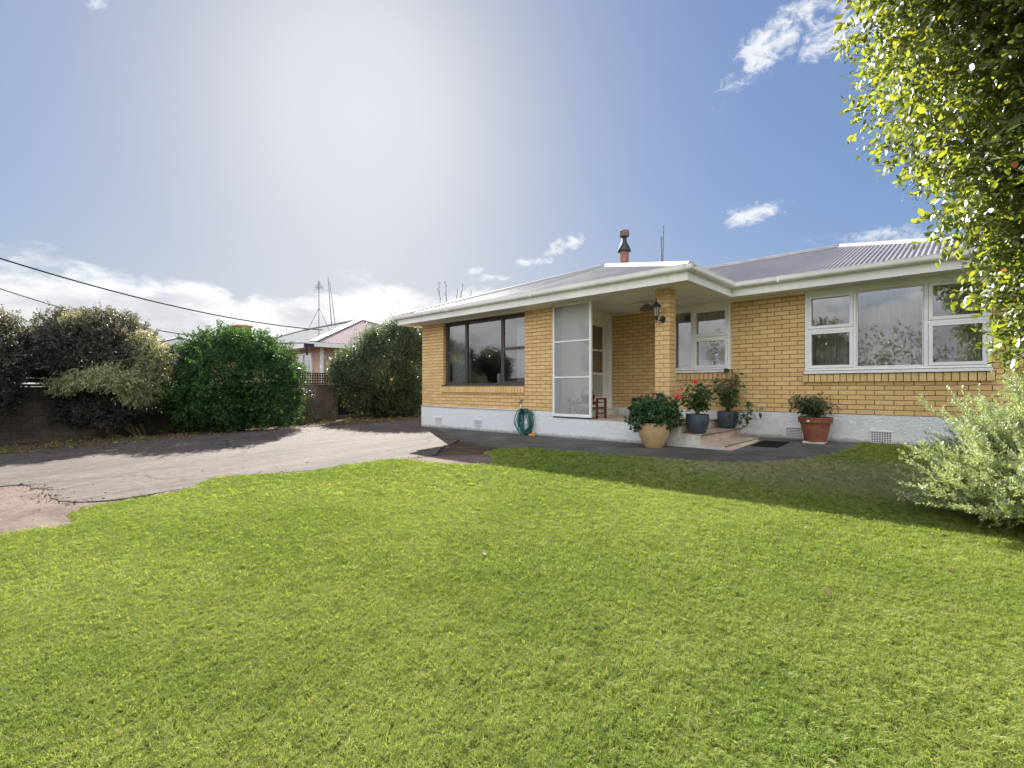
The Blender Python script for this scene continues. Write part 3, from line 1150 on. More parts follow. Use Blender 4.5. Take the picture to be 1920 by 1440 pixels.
# white plastered plinth: wing front, porch front, main wall, ends
PT = 0.02
m = MB()
m.box(XL - PT, -6.66, YA - PT, YA + 0.3, -0.1, 0.795)
m.build('plinth', M['plaster_white'], house)
MB().box(-6.66, -3.99, YA - PT, YA + 0.12, -0.1, 0.665).build('plinth', M['plaster_white'], house)
MB().box(-3.99, -3.775, YA - PT, YA + 0.12, -0.1, 0.64).build('plinth', M['concrete_step'], house)
MB().box(-3.42, XR + PT, YB - PT, YB + 0.3, -0.1, 0.845).build('plinth', M['plaster_white'], house)
MB().box(XD + 0.02, -3.42, YB - PT, YB + 0.3, -0.1, 0.845).build('plinth', M['plaster_white'], house)
MB().box(XR - 0.2, XR + PT, YB + 0.3, YBACK, -0.1, 0.845).build('plinth', M['plaster_white'], house)
MB().box(XL - PT, XL + 0.2, YA + 0.3, YBACK, -0.1, 0.795).build('plinth', M['plaster_white'], house)


def vent(x0, x1, z0, z1, yf, nx, nz):
    v = MB().box(x0, x1, yf - 0.002, yf + 0.004, z0, z1).build('foundation_vent', M['black_metal'], house)  # black backing sheet stands in for the dark hollow behind the grille
    g = MB()
    t = (x1 - x0) / (nx * 3.8 + 1)
    for i in range(nx + 1):
        x = x0 + (x1 - x0 - t * 1.1) * i / nx
        g.box(x, x + t * 1.1, yf - 0.012, yf - 0.0025, z0, z1)
    for i in range(nz + 1):
        z = z0 + (z1 - z0 - t) * i / nz
        g.box(x0 - 0.001, x1 + 0.001, yf - 0.011, yf - 0.003, z, z + t)
    g.build('vent_grille', M['white_trim'], v)
    s = MB().box(x0 - 0.012, x1 + 0.012, yf - 0.022, yf + 0.001, z1, z1 + 0.012)
    s.build('vent_lip', M['white_trim'], v)


for (a, b) in ((-10.83, -10.55), (-9.22, -8.94), (-7.60, -7.32)):
    vent(a, b, 0.31, 0.50, YA - PT, 6, 5)
for (a, b) in ((-2.56, -2.28), (-1.24, -0.95)):
    vent(a, b, 0.375, 0.565, YB - PT, 8, 6)


# roof
T = 0.352
ZE = 3.345
EL, ER, EF = -12.03, -3.33, 7.79
BF, BR_, BK = 9.84, 1.40, 16.98
HA = (ER - EL) / 2
AX = (EL + ER) / 2
AYF, AYB = EF + HA, BK - HA
AZ = ZE + HA * T
HB = (BK - BF) / 2
BRY = BF + HB
BZ = ZE + HB * T
VX = ER - HB                       # where the low ridge meets the wing roof


def corrugate(m, poly, u_axis, z_of, pitch=0.076, amp=0.0095):
    """poly: plan points (x, y), convex; ribs run across u_axis (0 = ribs along y, 1 = ribs along x)"""
    us = [p[u_axis] for p in poly]
    lo, hi = min(us), max(us)
    step = pitch / 6
    n = int((hi - lo) / step)
    prev = None
    va = 1 - u_axis
    for i in range(n + 1):
        u = lo + (hi - lo) * (i + 0.5) / (n + 1)
        vs = []
        for a, b in zip(poly, poly[1:] + poly[:1]):
            if (a[u_axis] - u) * (b[u_axis] - u) < 0:
                t = (u - a[u_axis]) / (b[u_axis] - a[u_axis])
                vs.append(a[va] + (b[va] - a[va]) * t)
        if len(vs) < 2:
            prev = None
            continue
        v0, v1 = min(vs), max(vs)
        dz = amp * math.cos(2 * math.pi * u / pitch)
        row = []
        for v in (v0, v1):
            x, y = (u, v) if u_axis == 0 else (v, u)
            row.append(len(m.v))
            m.v.append((x, y, z_of(x, y) + dz))
        if prev:
            m.f.append((prev[0], row[0], row[1], prev[1]) if u_axis == 0 else (prev[1], row[1], row[0], prev[0]))
            m.a.append(0)
        prev = row


rm = MB()
corrugate(rm, [(EL, EF), (ER, EF), (AX, AYF)], 0, lambda x, y: ZE + (y - EF) * T)
corrugate(rm, [(EL, EF), (AX, AYF), (AX, AYB), (EL, BK)], 1, lambda x, y: ZE + (x - EL) * T)
corrugate(rm, [(EL, BK), (ER, BK), (AX, AYB)], 0, lambda x, y: ZE + (BK - y) * T)
corrugate(rm, [(ER, EF), (ER, BF), (VX, BRY), (AX, AYB), (AX, AYF)], 1, lambda x, y: ZE + (ER - x) * T)
corrugate(rm, [(ER, BF), (BR_, BF), (BR_ - HB, BRY), (VX, BRY)], 0, lambda x, y: ZE + (y - BF) * T)
corrugate(rm, [(ER, BK), (BR_, BK), (BR_ - HB, BRY), (VX, BRY)], 0, lambda x, y: ZE + (BK - y) * T)
corrugate(rm, [(BR_, BF), (BR_, BK), (BR_ - HB, BRY)], 1, lambda x, y: ZE + (BR_ - x) * T)
roof = rm.build('roof', M['roof_iron'], house, smooth=True)


def cap(a, b, w=0.20):
    a, b = Vector(a), Vector(b)
    d = (b - a).normalized()
    sd = Vector((d.y, -d.x, 0)).normalized()
    u = sd.cross(d)
    if u.z < 0:
        u = -u
    prof = [(-w / 2, -0.036), (-w / 4, 0.012), (-0.035, 0.035), (0, 0.05), (0.035, 0.035), (w / 4, 0.012), (w / 2, -0.036), (0, -0.03)]
    m = MB()
    m.prism([a + sd * p[0] + u * p[1] for p in prof], [b + sd * p[0] + u * p[1] for p in prof])
    m.build('ridge_cap', M['ridge_iron'], roof)


Z0 = 0.012
cap((EL, EF, ZE + Z0), (AX, AYF, AZ + Z0))
cap((ER, EF, ZE + Z0), (AX, AYF, AZ + Z0))
cap((AX, AYF - 0.05, AZ + Z0), (AX, AYB + 0.05, AZ + Z0))
cap((EL, BK, ZE + Z0), (AX, AYB, AZ + Z0))
cap((VX - 0.1, BRY, BZ + Z0), (BR_ - HB + 0.06, BRY, BZ + Z0))
cap((BR_, BF, ZE + Z0), (BR_ - HB, BRY, BZ + Z0))
cap((BR_, BK, ZE + Z0), (BR_ - HB, BRY, BZ + Z0))

FP = [(-11.95, 16.9), (-11.95, 7.85), (-3.40, 7.85), (-3.40, 9.905), (1.32, 9.905), (1.32, 16.9), (-11.95, 16.9)]
FPL = FP[:6]
# travelling this way the outside is on the right-hand side
sweep(FPL, [(0, 3.112), (0, 3.285), (-0.022, 3.285), (-0.022, 3.112)]).build('fascia', M['cream_trim'], house)
gprof = [(0.002, 3.262), (0.07, 3.262), (0.098, 3.275), (0.11, 3.30), (0.11, 3.352), (0.116, 3.357), (0.116, 3.365), (0.100, 3.365), (0.098, 3.305), (0.066, 3.275), (0.012, 3.275), (0.010, 3.355), (0.002, 3.355)]
sweep(FPL, gprof).build('gutter', M['cream_trim'], house, angle=40)
gj = MB()
for (x, y) in ((-9.6, 7.85), (-6.8, 7.85), (-2.55, 9.905), (-0.1, 9.905)):
    gj.box(x - 0.012, x + 0.012, y - 0.119, y - 0.004, 3.258, 3.368)
gj.build('gutter_joiner', M['cream_trim'], house)
# soffit sheets with cover battens
so = MB()
so.box(-11.93, -3.42, 7.87, YA - 0.001, ZS, ZS + 0.012)
so.box(XD + 0.001, -3.42, YA + 0.0, YB + 0.05, ZS, ZS + 0.012)
so.box(-3.42, 1.30, 9.925, YB + 0.05, ZS, ZS + 0.012)
so.box(-11.93, XL, YA, 16.88, ZS, ZS + 0.012)
so.box(XR, 1.30, YB + 0.05, 16.88, ZS, ZS + 0.012)
so.build('soffit', M['soffit_paint'], house)
sbm = MB()
for x in (-10.8, -9.6, -8.4, -7.2, -5.35, -4.2):
    sbm.box(x - 0.015, x + 0.015, 7.875, YA - 0.03 if x < -6.6 else YB - 0.04, ZS - 0.006, ZS - 0.001)
for x in (-2.9, -1.25, 0.3):
    sbm.box(x - 0.015, x + 0.015, 9.93, YB - 0.03, ZS - 0.006, ZS - 0.001)
sbm.box(XD + 0.03, -3.45, 9.36, 9.39, ZS - 0.0065, ZS - 0.0015)
sbm.build('soffit_batten', M['soffit_paint'], house)
tm = MB()
tm.box(XL, WA + XL, YA - 0.035, YA - 0.009, ZS - 0.035, ZS - 0.002)
tm.box(XD + 0.03, XR, YB - 0.035, YB - 0.009, ZS - 0.04, ZS - 0.002)
tm.build('soffit_trim', M['cream_trim'], house)
MB().box(-7.9, XD, AYF, BK - 3, 3.16, 3.17).build('ceiling', M['interior_paint'], house)

# rooms behind the glass
def room(x0, x1, y0, y1, z0, z1):
    m = MB()
    m.poly([(x0, y1, z0), (x1, y1, z0), (x1, y1, z1), (x0, y1, z1)])
    m.poly([(x0, y0, z0), (x0, y1, z0), (x0, y1, z1), (x0, y0, z1)])
    m.poly([(x1, y0, z0), (x1, y1, z0), (x1, y1, z1), (x1, y0, z1)])
    m.poly([(x0, y0, z1), (x1, y0, z1), (x1, y1, z1), (x0, y1, z1)])
    m.build('room_lining', M['interior_paint'], house)
    MB().poly([(0, 0, 0)] * 3) if False else None
    f = MB()
    f.poly([(x0, y0, z0), (x1, y0, z0), (x1, y1, z0), (x0, y1, z0)])
    f.build('room_floor', M['interior_floor'], house)


room(XL + 0.24, XD - 0.13, YA + 0.231, 13.2, 0.72, 3.128)
room(XD + 0.03, -3.2, YB + 0.231, 13.4, 0.73, 3.128)
room(-2.9, XR - 0.24, YB + 0.231, 13.6, 0.73, 3.128)


# ------------------------------------------------------------------ windows
def pane(name, x0, x1, y, z0, z1, parent, mt='window_glass'):
    m = MB()
    m.poly([(x0, y, z0), (x1, y, z0), (x1, y, z1), (x0, y, z1)])
    return m.build(name, M[mt], parent)


def rect_frame(m, x0, x1, z0, z1, y0, y1, w, wb=None):
    wb = wb or w
    m.box(x0, x0 + w, y0, y1, z0, z1)
    m.box(x1 - w, x1, y0, y1, z0, z1)
    m.box(x0 + w, x1 - w, y0, y1, z1 - w, z1)
    m.box(x0 + w, x1 - w, y0, y1, z0, z0 + wb)


# brown aluminium window in the wing
yf = YA + 0.085
w = MB()
x0, x1, z0, z1 = -10.515, -7.515, 1.388, 3.10
rect_frame(w, x0, x1, z0, z1, yf, yf + 0.06, 0.05)
mu1, mu2, trz = -9.65, -8.34, 2.27
w.box(mu1 - 0.03, mu1 + 0.03, yf, yf + 0.06, z0 + 0.05, z1 - 0.05)
w.box(mu2 - 0.03, mu2 + 0.03, yf, yf + 0.06, z0 + 0.05, z1 - 0.05)
winA_o = w.build('window', M['brown_aluminium'], house)
winA_o['label'] = 'brown aluminium framed window in the projecting wing'
for (a, b, c, d) in ((x0 + .05, mu1 - .03, z0 + .05, trz), (x0 + .05, mu1 - .03, trz, z1 - .05), (mu2 + .03, x1 - .05, z0 + .05, trz), (mu2 + .03, x1 - .05, trz, z1 - .05)):
    s = MB()
    rect_frame(s, a, b, c, d, yf + 0.008, yf + 0.045, 0.034)
    s.build('sash', M['brown_aluminium'], winA_o)
    pane('pane', a + 0.034, b - 0.034, yf + 0.03, c + 0.034, d - 0.034, winA_o)
pane('pane', mu1 + .03, mu2 - .03, yf + 0.03, z0 + .05, z1 - .05, winA_o)
MB().box(x0, x1, yf - 0.01, yf + 0.07, 3.10, ZS).build('window_head', M['cream_trim'], house)
# brick reveal on the left jamb
for k in range(21):
    z = 1.40 + k * COURSE
    if z + 0.075 > 3.10:
        break
    MB().box(-10.519, -10.512, YA - 0.004, yf - 0.004, z, z + 0.075).build('reveal_brick', M['brick_tan'], wallA)


def white_window(x0, x1, z0, z1, yw, cols, name_label, bot=0.10):
    """cols: list of (xa, xb, [glass z-splits or None]) ; frame stands a little proud of the brick"""
    f = MB()
    y0, y1 = yw - 0.035, yw + 0.07
    f.box(x0, x0 + 0.05, y0, y1, z0 + 0.06, z1)
    f.box(x1 - 0.05, x1, y0, y1, z0 + 0.06, z1)
    f.box(x0 + 0.05, x1 - 0.05, y0, y1, z1 - 0.07, z1)
    f.box(x0 + 0.05, x1 - 0.05, y0, y1, z0 + 0.06, z0 + bot)
    o = f.build('window', M['white_trim'], house)
    o['label'] = name_label
    s = MB()
    s.prism([(x0 - 0.01, y0 - 0.045, z0), (x1 + 0.01, y0 - 0.045, z0), (x1 + 0.01, y1, z0), (x0 - 0.01, y1, z0)],
            [(x0 - 0.01, y0 - 0.045, z0 + 0.045), (x1 + 0.01, y0 - 0.045, z0 + 0.045), (x1 + 0.01, y1, z0 + 0.06), (x0 - 0.01, y1, z0 + 0.06)])
    s.build('sill', M['white_trim'], o)
    for i, (a, b, split) in enumerate(cols):
        if i:
            MB().box(cols[i - 1][1], a, y0 + 0.001, y1, z0 + bot, z1 - 0.07).build('mullion', M['white_trim'], o)
        zz = [z0 + bot] + (split or []) + [z1 - 0.07]
        for k in range(len(zz) - 1):
            c = zz[k] + (0.022 if k else 0.0)
            d = zz[k + 1] - (0.022 if k < len(zz) - 2 else 0.0)
            if k:
                MB().box(a, b, y0 + 0.002, y1, zz[k] - 0.022, zz[k] + 0.022).build('transom', M['white_trim'], o)
            fw = 0.05 if split else 0.018
            q = MB()
            rect_frame(q, a + 0.004, b - 0.004, c + 0.004, d - 0.004, y0 - 0.012 if split else y0 + 0.02, y1 - 0.03, fw)
            q.build('sash', M['white_trim'], o)
            pane('pane', a + fw + 0.002, b - fw - 0.002, yw + 0.012, c + fw + 0.002, d - fw - 0.002, o)
    return o


white_window(-2.235, 0.255, 1.578, 3.09, YB, [(-2.185, -1.487, [2.384]), (-1.450, -0.535, None), (-0.480, 0.205, [2.392])],
             'wide white timber window with three bays in the main wall')
white_window(-5.15, -3.585, 1.645, 3.06, YB, [(-5.10, -4.405, None), (-4.345, -3.635, [2.39])],
             'white timber window at the back of the porch')
MB().box(-2.235, 0.255, YB - 0.02, YB + 0.07, 3.09, ZS - 0.041).build('window_head', M['cream_trim'], house)
MB().box(-5.15, -3.585, YB - 0.02, YB + 0.07, 3.06, ZS - 0.041).build('window_head', M['cream_trim'], house)


# ------------------------------------------------------------------ porch
FZ = 0.665
pf = MB().box(XD, -3.79, YA + 0.005, YB - 0.021, 0.3, FZ - 0.006).build('porch_floor', M['grout'], house)


def tiles(x0, x1, y0, y1, z, sx, sy, parent, slope=0.0):
    nx, ny = max(1, round((x1 - x0) / sx)), max(1, round((y1 - y0) / sy))
    for i in range(nx):
        for j in range(ny):
            a, b = x0 + (x1 - x0) * i / nx + 0.004, x0 + (x1 - x0) * (i + 1) / nx - 0.004
            c, d = y0 + (y1 - y0) * j / ny + 0.004, y0 + (y1 - y0) * (j + 1) / ny - 0.004
            h = random.uniform(-0.0008, 0.0008)
            MB().box(a, b, c, d, z - 0.008, z + 0.002 + h).build('tile', M['tile_beige'], parent)


tiles(XD + 0.01, -3.78, YA - 0.03, YB - 0.025, FZ, 0.30, 0.30, pf)


def riser_tiles(x_of_y, y0, y1, z0, z1, n, parent):
    for j in range(n):
        c, d = y0 + (y1 - y0) * j / n + 0.004, y0 + (y1 - y0) * (j + 1) / n - 0.004
        m = MB()
        m.prism([(x_of_y(c), c, z0), (x_of_y(c) + 0.008, c, z0), (x_of_y(d) + 0.008, d, z0), (x_of_y(d), d, z0)],
                [(x_of_y(c), c, z1), (x_of_y(c) + 0.008, c, z1), (x_of_y(d) + 0.008, d, z1), (x_of_y(d), d, z1)])
        m.build('tile', M['tile_beige'], parent)


# steps lead off the porch sideways
s1 = MB().box(-3.785, -3.395, YA - 0.005, YB - 0.022, 0.0, 0.49).build('step', M['concrete_step'], house)
tiles(-3.785, -3.375, YA - 0.015, YB - 0.03, 0.498, 0.45, 0.29, s1)
riser_tiles(lambda y: -3.394, YA, YB - 0.03, 0.335, 0.488, 7, s1)
riser_tiles(lambda y: -3.784, YA, YB - 0.03, 0.51, 0.655, 7, s1)
s2 = MB().box(-3.40, -3.00, YA - 0.005, YB - 0.022, 0.0, 0.325).build('step', M['concrete_step'], house)
tiles(-3.385, -2.985, YA - 0.012, YB - 0.03, 0.333, 0.45, 0.29, s2)
ramp = MB()
ramp.prism([(-3.0, YA - 0.005, 0.2), (-2.86, YA - 0.005, 0.2), (-2.86, YB - 0.024, 0.2), (-3.0, YB - 0.024, 0.2)],
           [(-3.0, YA - 0.005, 0.322), (-2.86, YA - 0.005, 0.288), (-2.86, YB - 0.024, 0.325), (-3.0, YB - 0.024, 0.328)])
ramp.build('step_nosing', M['tile_beige'], s2)

for (x, z, par) in ((-3.773, 0.660, pf), (-3.372, 0.494, s1), (-2.982, 0.329, s2)):
    MB().box(x, x + 0.012, YA - 0.012, YB - 0.03, z - 0.012, z + 0.006).build('nosing', M['grout'], par)
# textured glass screen at the left of the porch
SX0, SX1, SY = -6.655, -5.65, YA - 0.015
sc = MB()
rect_frame(sc, SX0, SX1, 0.70, ZS - 0.003, SY - 0.02, SY + 0.03, 0.045, 0.06)
for z in (1.545, 2.315):
    sc.box(SX0 + 0.045, SX1 - 0.045, SY - 0.018, SY + 0.028, z - 0.014, z + 0.014)
scr = sc.build('glass_screen', M['white_trim'], house)
scr['label'] = 'white framed screen of three patterned glass panes'
for (a, b) in ((0.76, 1.531), (1.559, 2.301), (2.329, ZS - 0.048)):
    pane('pane', SX0 + 0.045, SX1 - 0.045, SY, a, b, scr, 'patterned_glass')
MB().box(SX0 + 0.01, SX1 - 0.02, SY - 0.015, SY + 0.01, 0.672, 0.70).build('screen_foot', M['black_metal'], scr)

# door wall, seen edge-on behind the screen
DW = XD
dw = MB()
dy0, dy1, dz1 = 9.22, 10.17, 2.90
dw.box(DW - 0.12, DW, YA + 0.23, dy0, 0.3, ZS)
dw.box(DW - 0.12, DW, dy1, YB + 0.2, 0.3, ZS)
dw.box(DW - 0.12, DW, dy0, dy1, dz1, ZS)
dw.box(-6.62, DW, YA + 0.03, YA + 0.229, 0.3, ZS)
dw.build('door_wall', M['cream_trim'], house)
db = MB()
for i in range(9):
    y = dy0 + 0.05 + i * 0.12
    db.box(DW + 0.001, DW + 0.012, y, y + 0.05, dz1 + 0.08, ZS - 0.02)
db.build('door_wall_batten', M['cream_trim'], house)
da = MB()
da.box(DW, DW + 0.03, dy0 - 0.07, dy0, 0.70, dz1 + 0.07)
da.box(DW, DW + 0.03, dy1, dy1 + 0.07, 0.70, dz1 + 0.07)
da.box(DW, DW + 0.03, dy0, dy1, dz1, dz1 + 0.07)
da.build('door_frame', M['door_paint'], house)
door = MB()
xl = DW - 0.05
for (a, b, c, d) in ((dy0, dy0 + .12, 0.86, dz1), (dy1 - .12, dy1, 0.86, dz1), (dy0 + .12, dy1 - .12, 0.86, 1.10), (dy0 + .12, dy1 - .12, dz1 - .11, dz1), (dy0 + .12, dy1 - .12, 2.20, 2.235), (dy0 + .12, dy1 - .12, 1.64, 1.68)):
    door.box(xl, xl + 0.04, a, b, c, d)
door = door.build('front_door', M['door_paint'], house)
door['label'] = 'cream front door with glass panes and a diamond mesh lower panel'
for (c, d) in ((1.68, 2.20), (2.235, dz1 - .11), (1.10, 1.64)):
    m = MB()
    m.poly([(xl + 0.015, dy0 + .12, c), (xl + 0.015, dy1 - .12, c), (xl + 0.015, dy1 - .12, d), (xl + 0.015, dy0 + .12, d)])
    m.build('pane', M['window_glass'], door)
dm = MB()
for k in range(-8, 12):
    for sgn in (1, -1):
        a = Vector((xl + 0.03, dy0 + .12, 1.10))
        y = dy0 + .12 + k * 0.07
        p, q = (y, 1.10), (y + 0.54 * 0.9, 1.64)
        if sgn < 0:
            p, q = (y, 1.64), (y + 0.54 * 0.9, 1.10)
        # clip to the panel
        pts = []
        for s_ in (0, 1):
            pass
        (ya, za), (yb, zb) = p, q
        lo, hi = dy0 + .12, dy1 - .12
        if yb <= lo or ya >= hi:
            continue
        if ya < lo:
            za += (zb - za) * (lo - ya) / (yb - ya)
            ya = lo
        if yb > hi:
            zb -= (zb - za) * (yb - hi) / (yb - ya)
            yb = hi
        dm.beam((xl + 0.03, ya, za), (xl + 0.03, yb, zb), 0.006, 0.014, (1, 0, 0))
dm.build('security_mesh', M['white_trim'], door)
MB().tube([(xl + 0.05, dy0 + 0.06, 1.9), (xl + 0.09, dy0 + 0.06, 1.9), (xl + 0.09, dy0 + 0.15, 1.9)], 0.011, 8).build('handle', M['grey_metal'], door)
MB().box(DW - 0.05, DW + 0.24, dy0 - 0.1, YB - 0.03, FZ + 0.003, 0.80).build('door_step', M['concrete_step'], house)
MB().box(DW, DW + 0.035, YB - 0.055, YB - 0.0095, 0.80, ZS - 0.042).build('corner_trim', M['white_trim'], house)

# water pipe along the plinth and tap
zp = 0.80
MB().tube([(XL - 0.02, YA - 0.035, zp), (-7.72, YA - 0.035, zp - 0.005), (-7.64, YA - 0.035, zp + 0.01), (-7.60, YA - 0.035, zp + 0.05), (-7.595, YA - 0.035, 0.97)], 0.013, 8).build('water_pipe', M['white_plastic'], house, smooth=True)
tp = MB()
tp.tube([(-7.595, YA - 0.035, 0.95), (-7.595, YA - 0.035, 1.03)], 0.018, 8)
tp.tube([(-7.595, YA - 0.035, 0.985), (-7.595, YA - 0.10, 0.985), (-7.595, YA - 0.12, 0.95)], 0.012, 8)
tp.box(-7.635, -7.555, YA - 0.045, YA - 0.025, 1.03, 1.042)
tp.build('tap', M['grey_metal'], house)

# flue, aerial rods
fl = Vector((-7.60, 13.0, 0))
f = MB().lathe((fl.x, fl.y, 4.7), [(0.135, 0), (0.135, 0.76)], 20).build('flue', M['clay_flue'], house, angle=40)
MB().lathe((fl.x, fl.y, 5.45), [(0.20, 0.0), (0.205, 0.02), (0.09, 0.26), (0.075, 0.30), (0.07, 0.46), (0.06, 0.48)], 20).build('flue_cone', M['black_metal'], f, angle=40)
MB().lathe((fl.x, fl.y, 5.90), [(0.07, 0.0), (0.145, 0.005), (0.148, 0.03), (0.148, 0.16), (0.12, 0.185), (0.02, 0.19)], 20).build('flue_cowl', M['rust_cowl'], f, angle=40)
ae = MB()
ae.tube([(-6.85, 14.0, 4.4), (-6.85, 14.0, 4.9), (-6.82, 14.0, 6.3)], 0.017, 6)
ae.tube([(-6.87, 14.0, 4.9), (-6.91, 14.02, 6.0)], 0.017, 6)
ae.build('aerial', M['grey_metal'], house)


# ------------------------------------------------------------------ foliage
def tri_mesh(name, verts, tris, rnd, mt, smooth=False):
    me = bpy.data.meshes.new(name)
    nv, nf = len(verts), len(tris)
    me.vertices.add(nv)
    me.vertices.foreach_set('co', np.ascontiguousarray(verts, dtype=np.float32).ravel())
    me.loops.add(nf * 3)
    me.loops.foreach_set('vertex_index', np.ascontiguousarray(tris, dtype=np.int32).ravel())
    me.polygons.add(nf)
    me.polygons.foreach_set('loop_start', np.arange(0, nf * 3, 3, dtype=np.int32))
    if smooth:
        me.polygons.foreach_set('use_smooth', np.ones(nf, dtype=bool))
    a = me.attributes.new('rnd', 'FLOAT', 'POINT')
    a.data.foreach_set('value', np.ascontiguousarray(rnd, dtype=np.float32))
    me.materials.append(mt)
    me.update(calc_edges=True)
    return me


# leaf outlines: length 1 along x, blade in xy, folded along the midrib
def leaf6(w=0.5, fold=0.10, droop=0.10):
    v = np.array([(0, 0, 0), (0.5, 0, -fold * 0.4 + droop * 0.1), (1, 0, -droop),
                  (0.28, w * 0.46, fold * 0.5), (0.68, w * 0.42, fold * 0.3 - droop * 0.4),
                  (0.28, -w * 0.46, fold * 0.5), (0.68, -w * 0.42, fold * 0.3 - droop * 0.4)])
    t = np.array([(0, 1, 3), (3, 1, 4), (1, 2, 4), (0, 5, 1), (5, 6, 1), (1, 6, 2)])
    return v, t


def leaf2(w=0.5, fold=0.08):
    v = np.array([(0, 0, 0), (0.45, w * 0.5, fold), (1, 0, -0.05), (0.45, -w * 0.5, fold)])
    t = np.array([(0, 2, 1), (0, 3, 2)])
    return v, t


def norm(a):
    return a / np.maximum(np.linalg.norm(a, axis=1, keepdims=True), 1e-9)


def leaves(p, d, up, size, tmpl, rnd):
    """p base points, d leaf directions, up rough blade normals"""
    d = norm(d)
    b = norm(np.cross(up, d))
    n = np.cross(d, b)
    tv, tt = tmpl
    V = p[:, None, :] + size[:, None, None] * (tv[None, :, 0, None] * d[:, None, :] + tv[None, :, 1, None] * b[:, None, :] + tv[None, :, 2, None] * n[:, None, :])
    k = len(tv)
    Tt = tt[None] + (np.arange(len(p)) * k)[:, None, None]
    return V.reshape(-1, 3), Tt.reshape(-1, 3), np.repeat(rnd, k)


def rand_dirs(n):
    v = rng.normal(size=(n, 3))
    return norm(v)


def blob_twigs(blobs, n, shell=0.35, upb=0.3, jit=0.6, zmin=None, lump=0.25):
    """twig bases and directions spread through the outer shells of ellipsoid blobs"""
    vol = np.array([b[3] * b[4] + b[3] * b[5] + b[4] * b[5] for b in blobs])
    idx = rng.choice(len(blobs), n, p=vol / vol.sum())
    B = np.array(blobs)[idx]
    dr = rand_dirs(n)
    # lumps: radius varies with direction
    ph = B[:, :3].sum(1)
    lum = 1 + lump * (np.sin(dr[:, 0] * 6.1 + ph) * np.sin(dr[:, 1] * 5.3 + ph * 2) + 0.6 * np.sin(dr[:, 2] * 9 + ph * 3) * np.sin(dr[:, 0] * 8)) * 0.6
    rad = (1 - shell * rng.random(n) ** 1.6) * lum
    p = B[:, :3] + dr * B[:, 3:6] * rad[:, None]
    out = norm(dr / B[:, 3:6])
    d = norm(out + np.array([0, 0, upb]) + jit * rng.normal(size=(n, 3)))
    keep = np.ones(n, bool)
    # drop twigs buried deep inside another blob
    for b in blobs:
        q = (p - np.array(b[:3])) / np.array(b[3:6])
        keep &= ~((q ** 2).sum(1) < (1 - shell * 1.15) ** 2)
    if zmin is not None:
        keep &= p[:, 2] > zmin
    return p[keep], d[keep]


def twig_leaves(p, d, per, tlen, lsize, tmpl, spread=0.9, upw=0.6, droop=0.0, var=0.3):
    """leaves set alternately along each twig"""
    n = len(p)
    t = (np.arange(per) + 0.5) / per
    base = p[:, None, :] + d[:, None, :] * (t[None, :, None] * tlen)
    base = base.reshape(-1, 3)
    D = np.repeat(d, per, axis=0)
    side = norm(np.cross(D, rng.normal(size=D.shape)))
    ld = norm(D * 0.6 + side * spread + np.array([0, 0, -droop]) + 0.25 * rng.normal(size=D.shape))
    up = norm(np.array([0, 0, 1.0]) * upw + 0.6 * rng.normal(size=D.shape) + 0.3 * D)
    sz = lsize * (1 + var * rng.normal(size=len(base))).clip(0.45, 1.7)
    rt = np.repeat(rng.random(n), per)
    rnd = (0.45 * rt + 0.55 * rng.random(len(base))) % 1.0
    return leaves(base, ld, up, sz, tmpl, rnd)


def add_foliage(name, parent, mt, parts):
    """parts: list of (V, T, rnd) joined to one crown"""
    Vs, Ts, Rs, o = [], [], [], 0
    for (V, T, r) in parts:
        Vs.append(V)
        Ts.append(T + o)
        Rs.append(r)
        o += len(V)
    V = np.concatenate(Vs) - np.array(wl(parent))
    me = tri_mesh(name, V, np.concatenate(Ts), np.concatenate(Rs), mt)
    ob = bpy.data.objects.new(name, me)
    link(ob, parent, wl(parent))
    return ob


def branch(m, a, b, r0, r1, bend=0.15, seg=7, n=6):
    a, b = Vector(a), Vector(b)
    L = (b - a).length
    off = Vector((random.uniform(-1, 1), random.uniform(-1, 1), random.uniform(-0.3, 0.3))) * L * bend
    pts = []
    for i in range(n + 1):
        t = i / n
        pts.append(a.lerp(b, t) + off * math.sin(math.pi * t) + Vector((random.uniform(-1, 1), random.uniform(-1, 1), 0)) * L * 0.012)
    m.tube(pts, [r0 + (r1 - r0) * i / n for i in range(n + 1)], seg)
    return pts


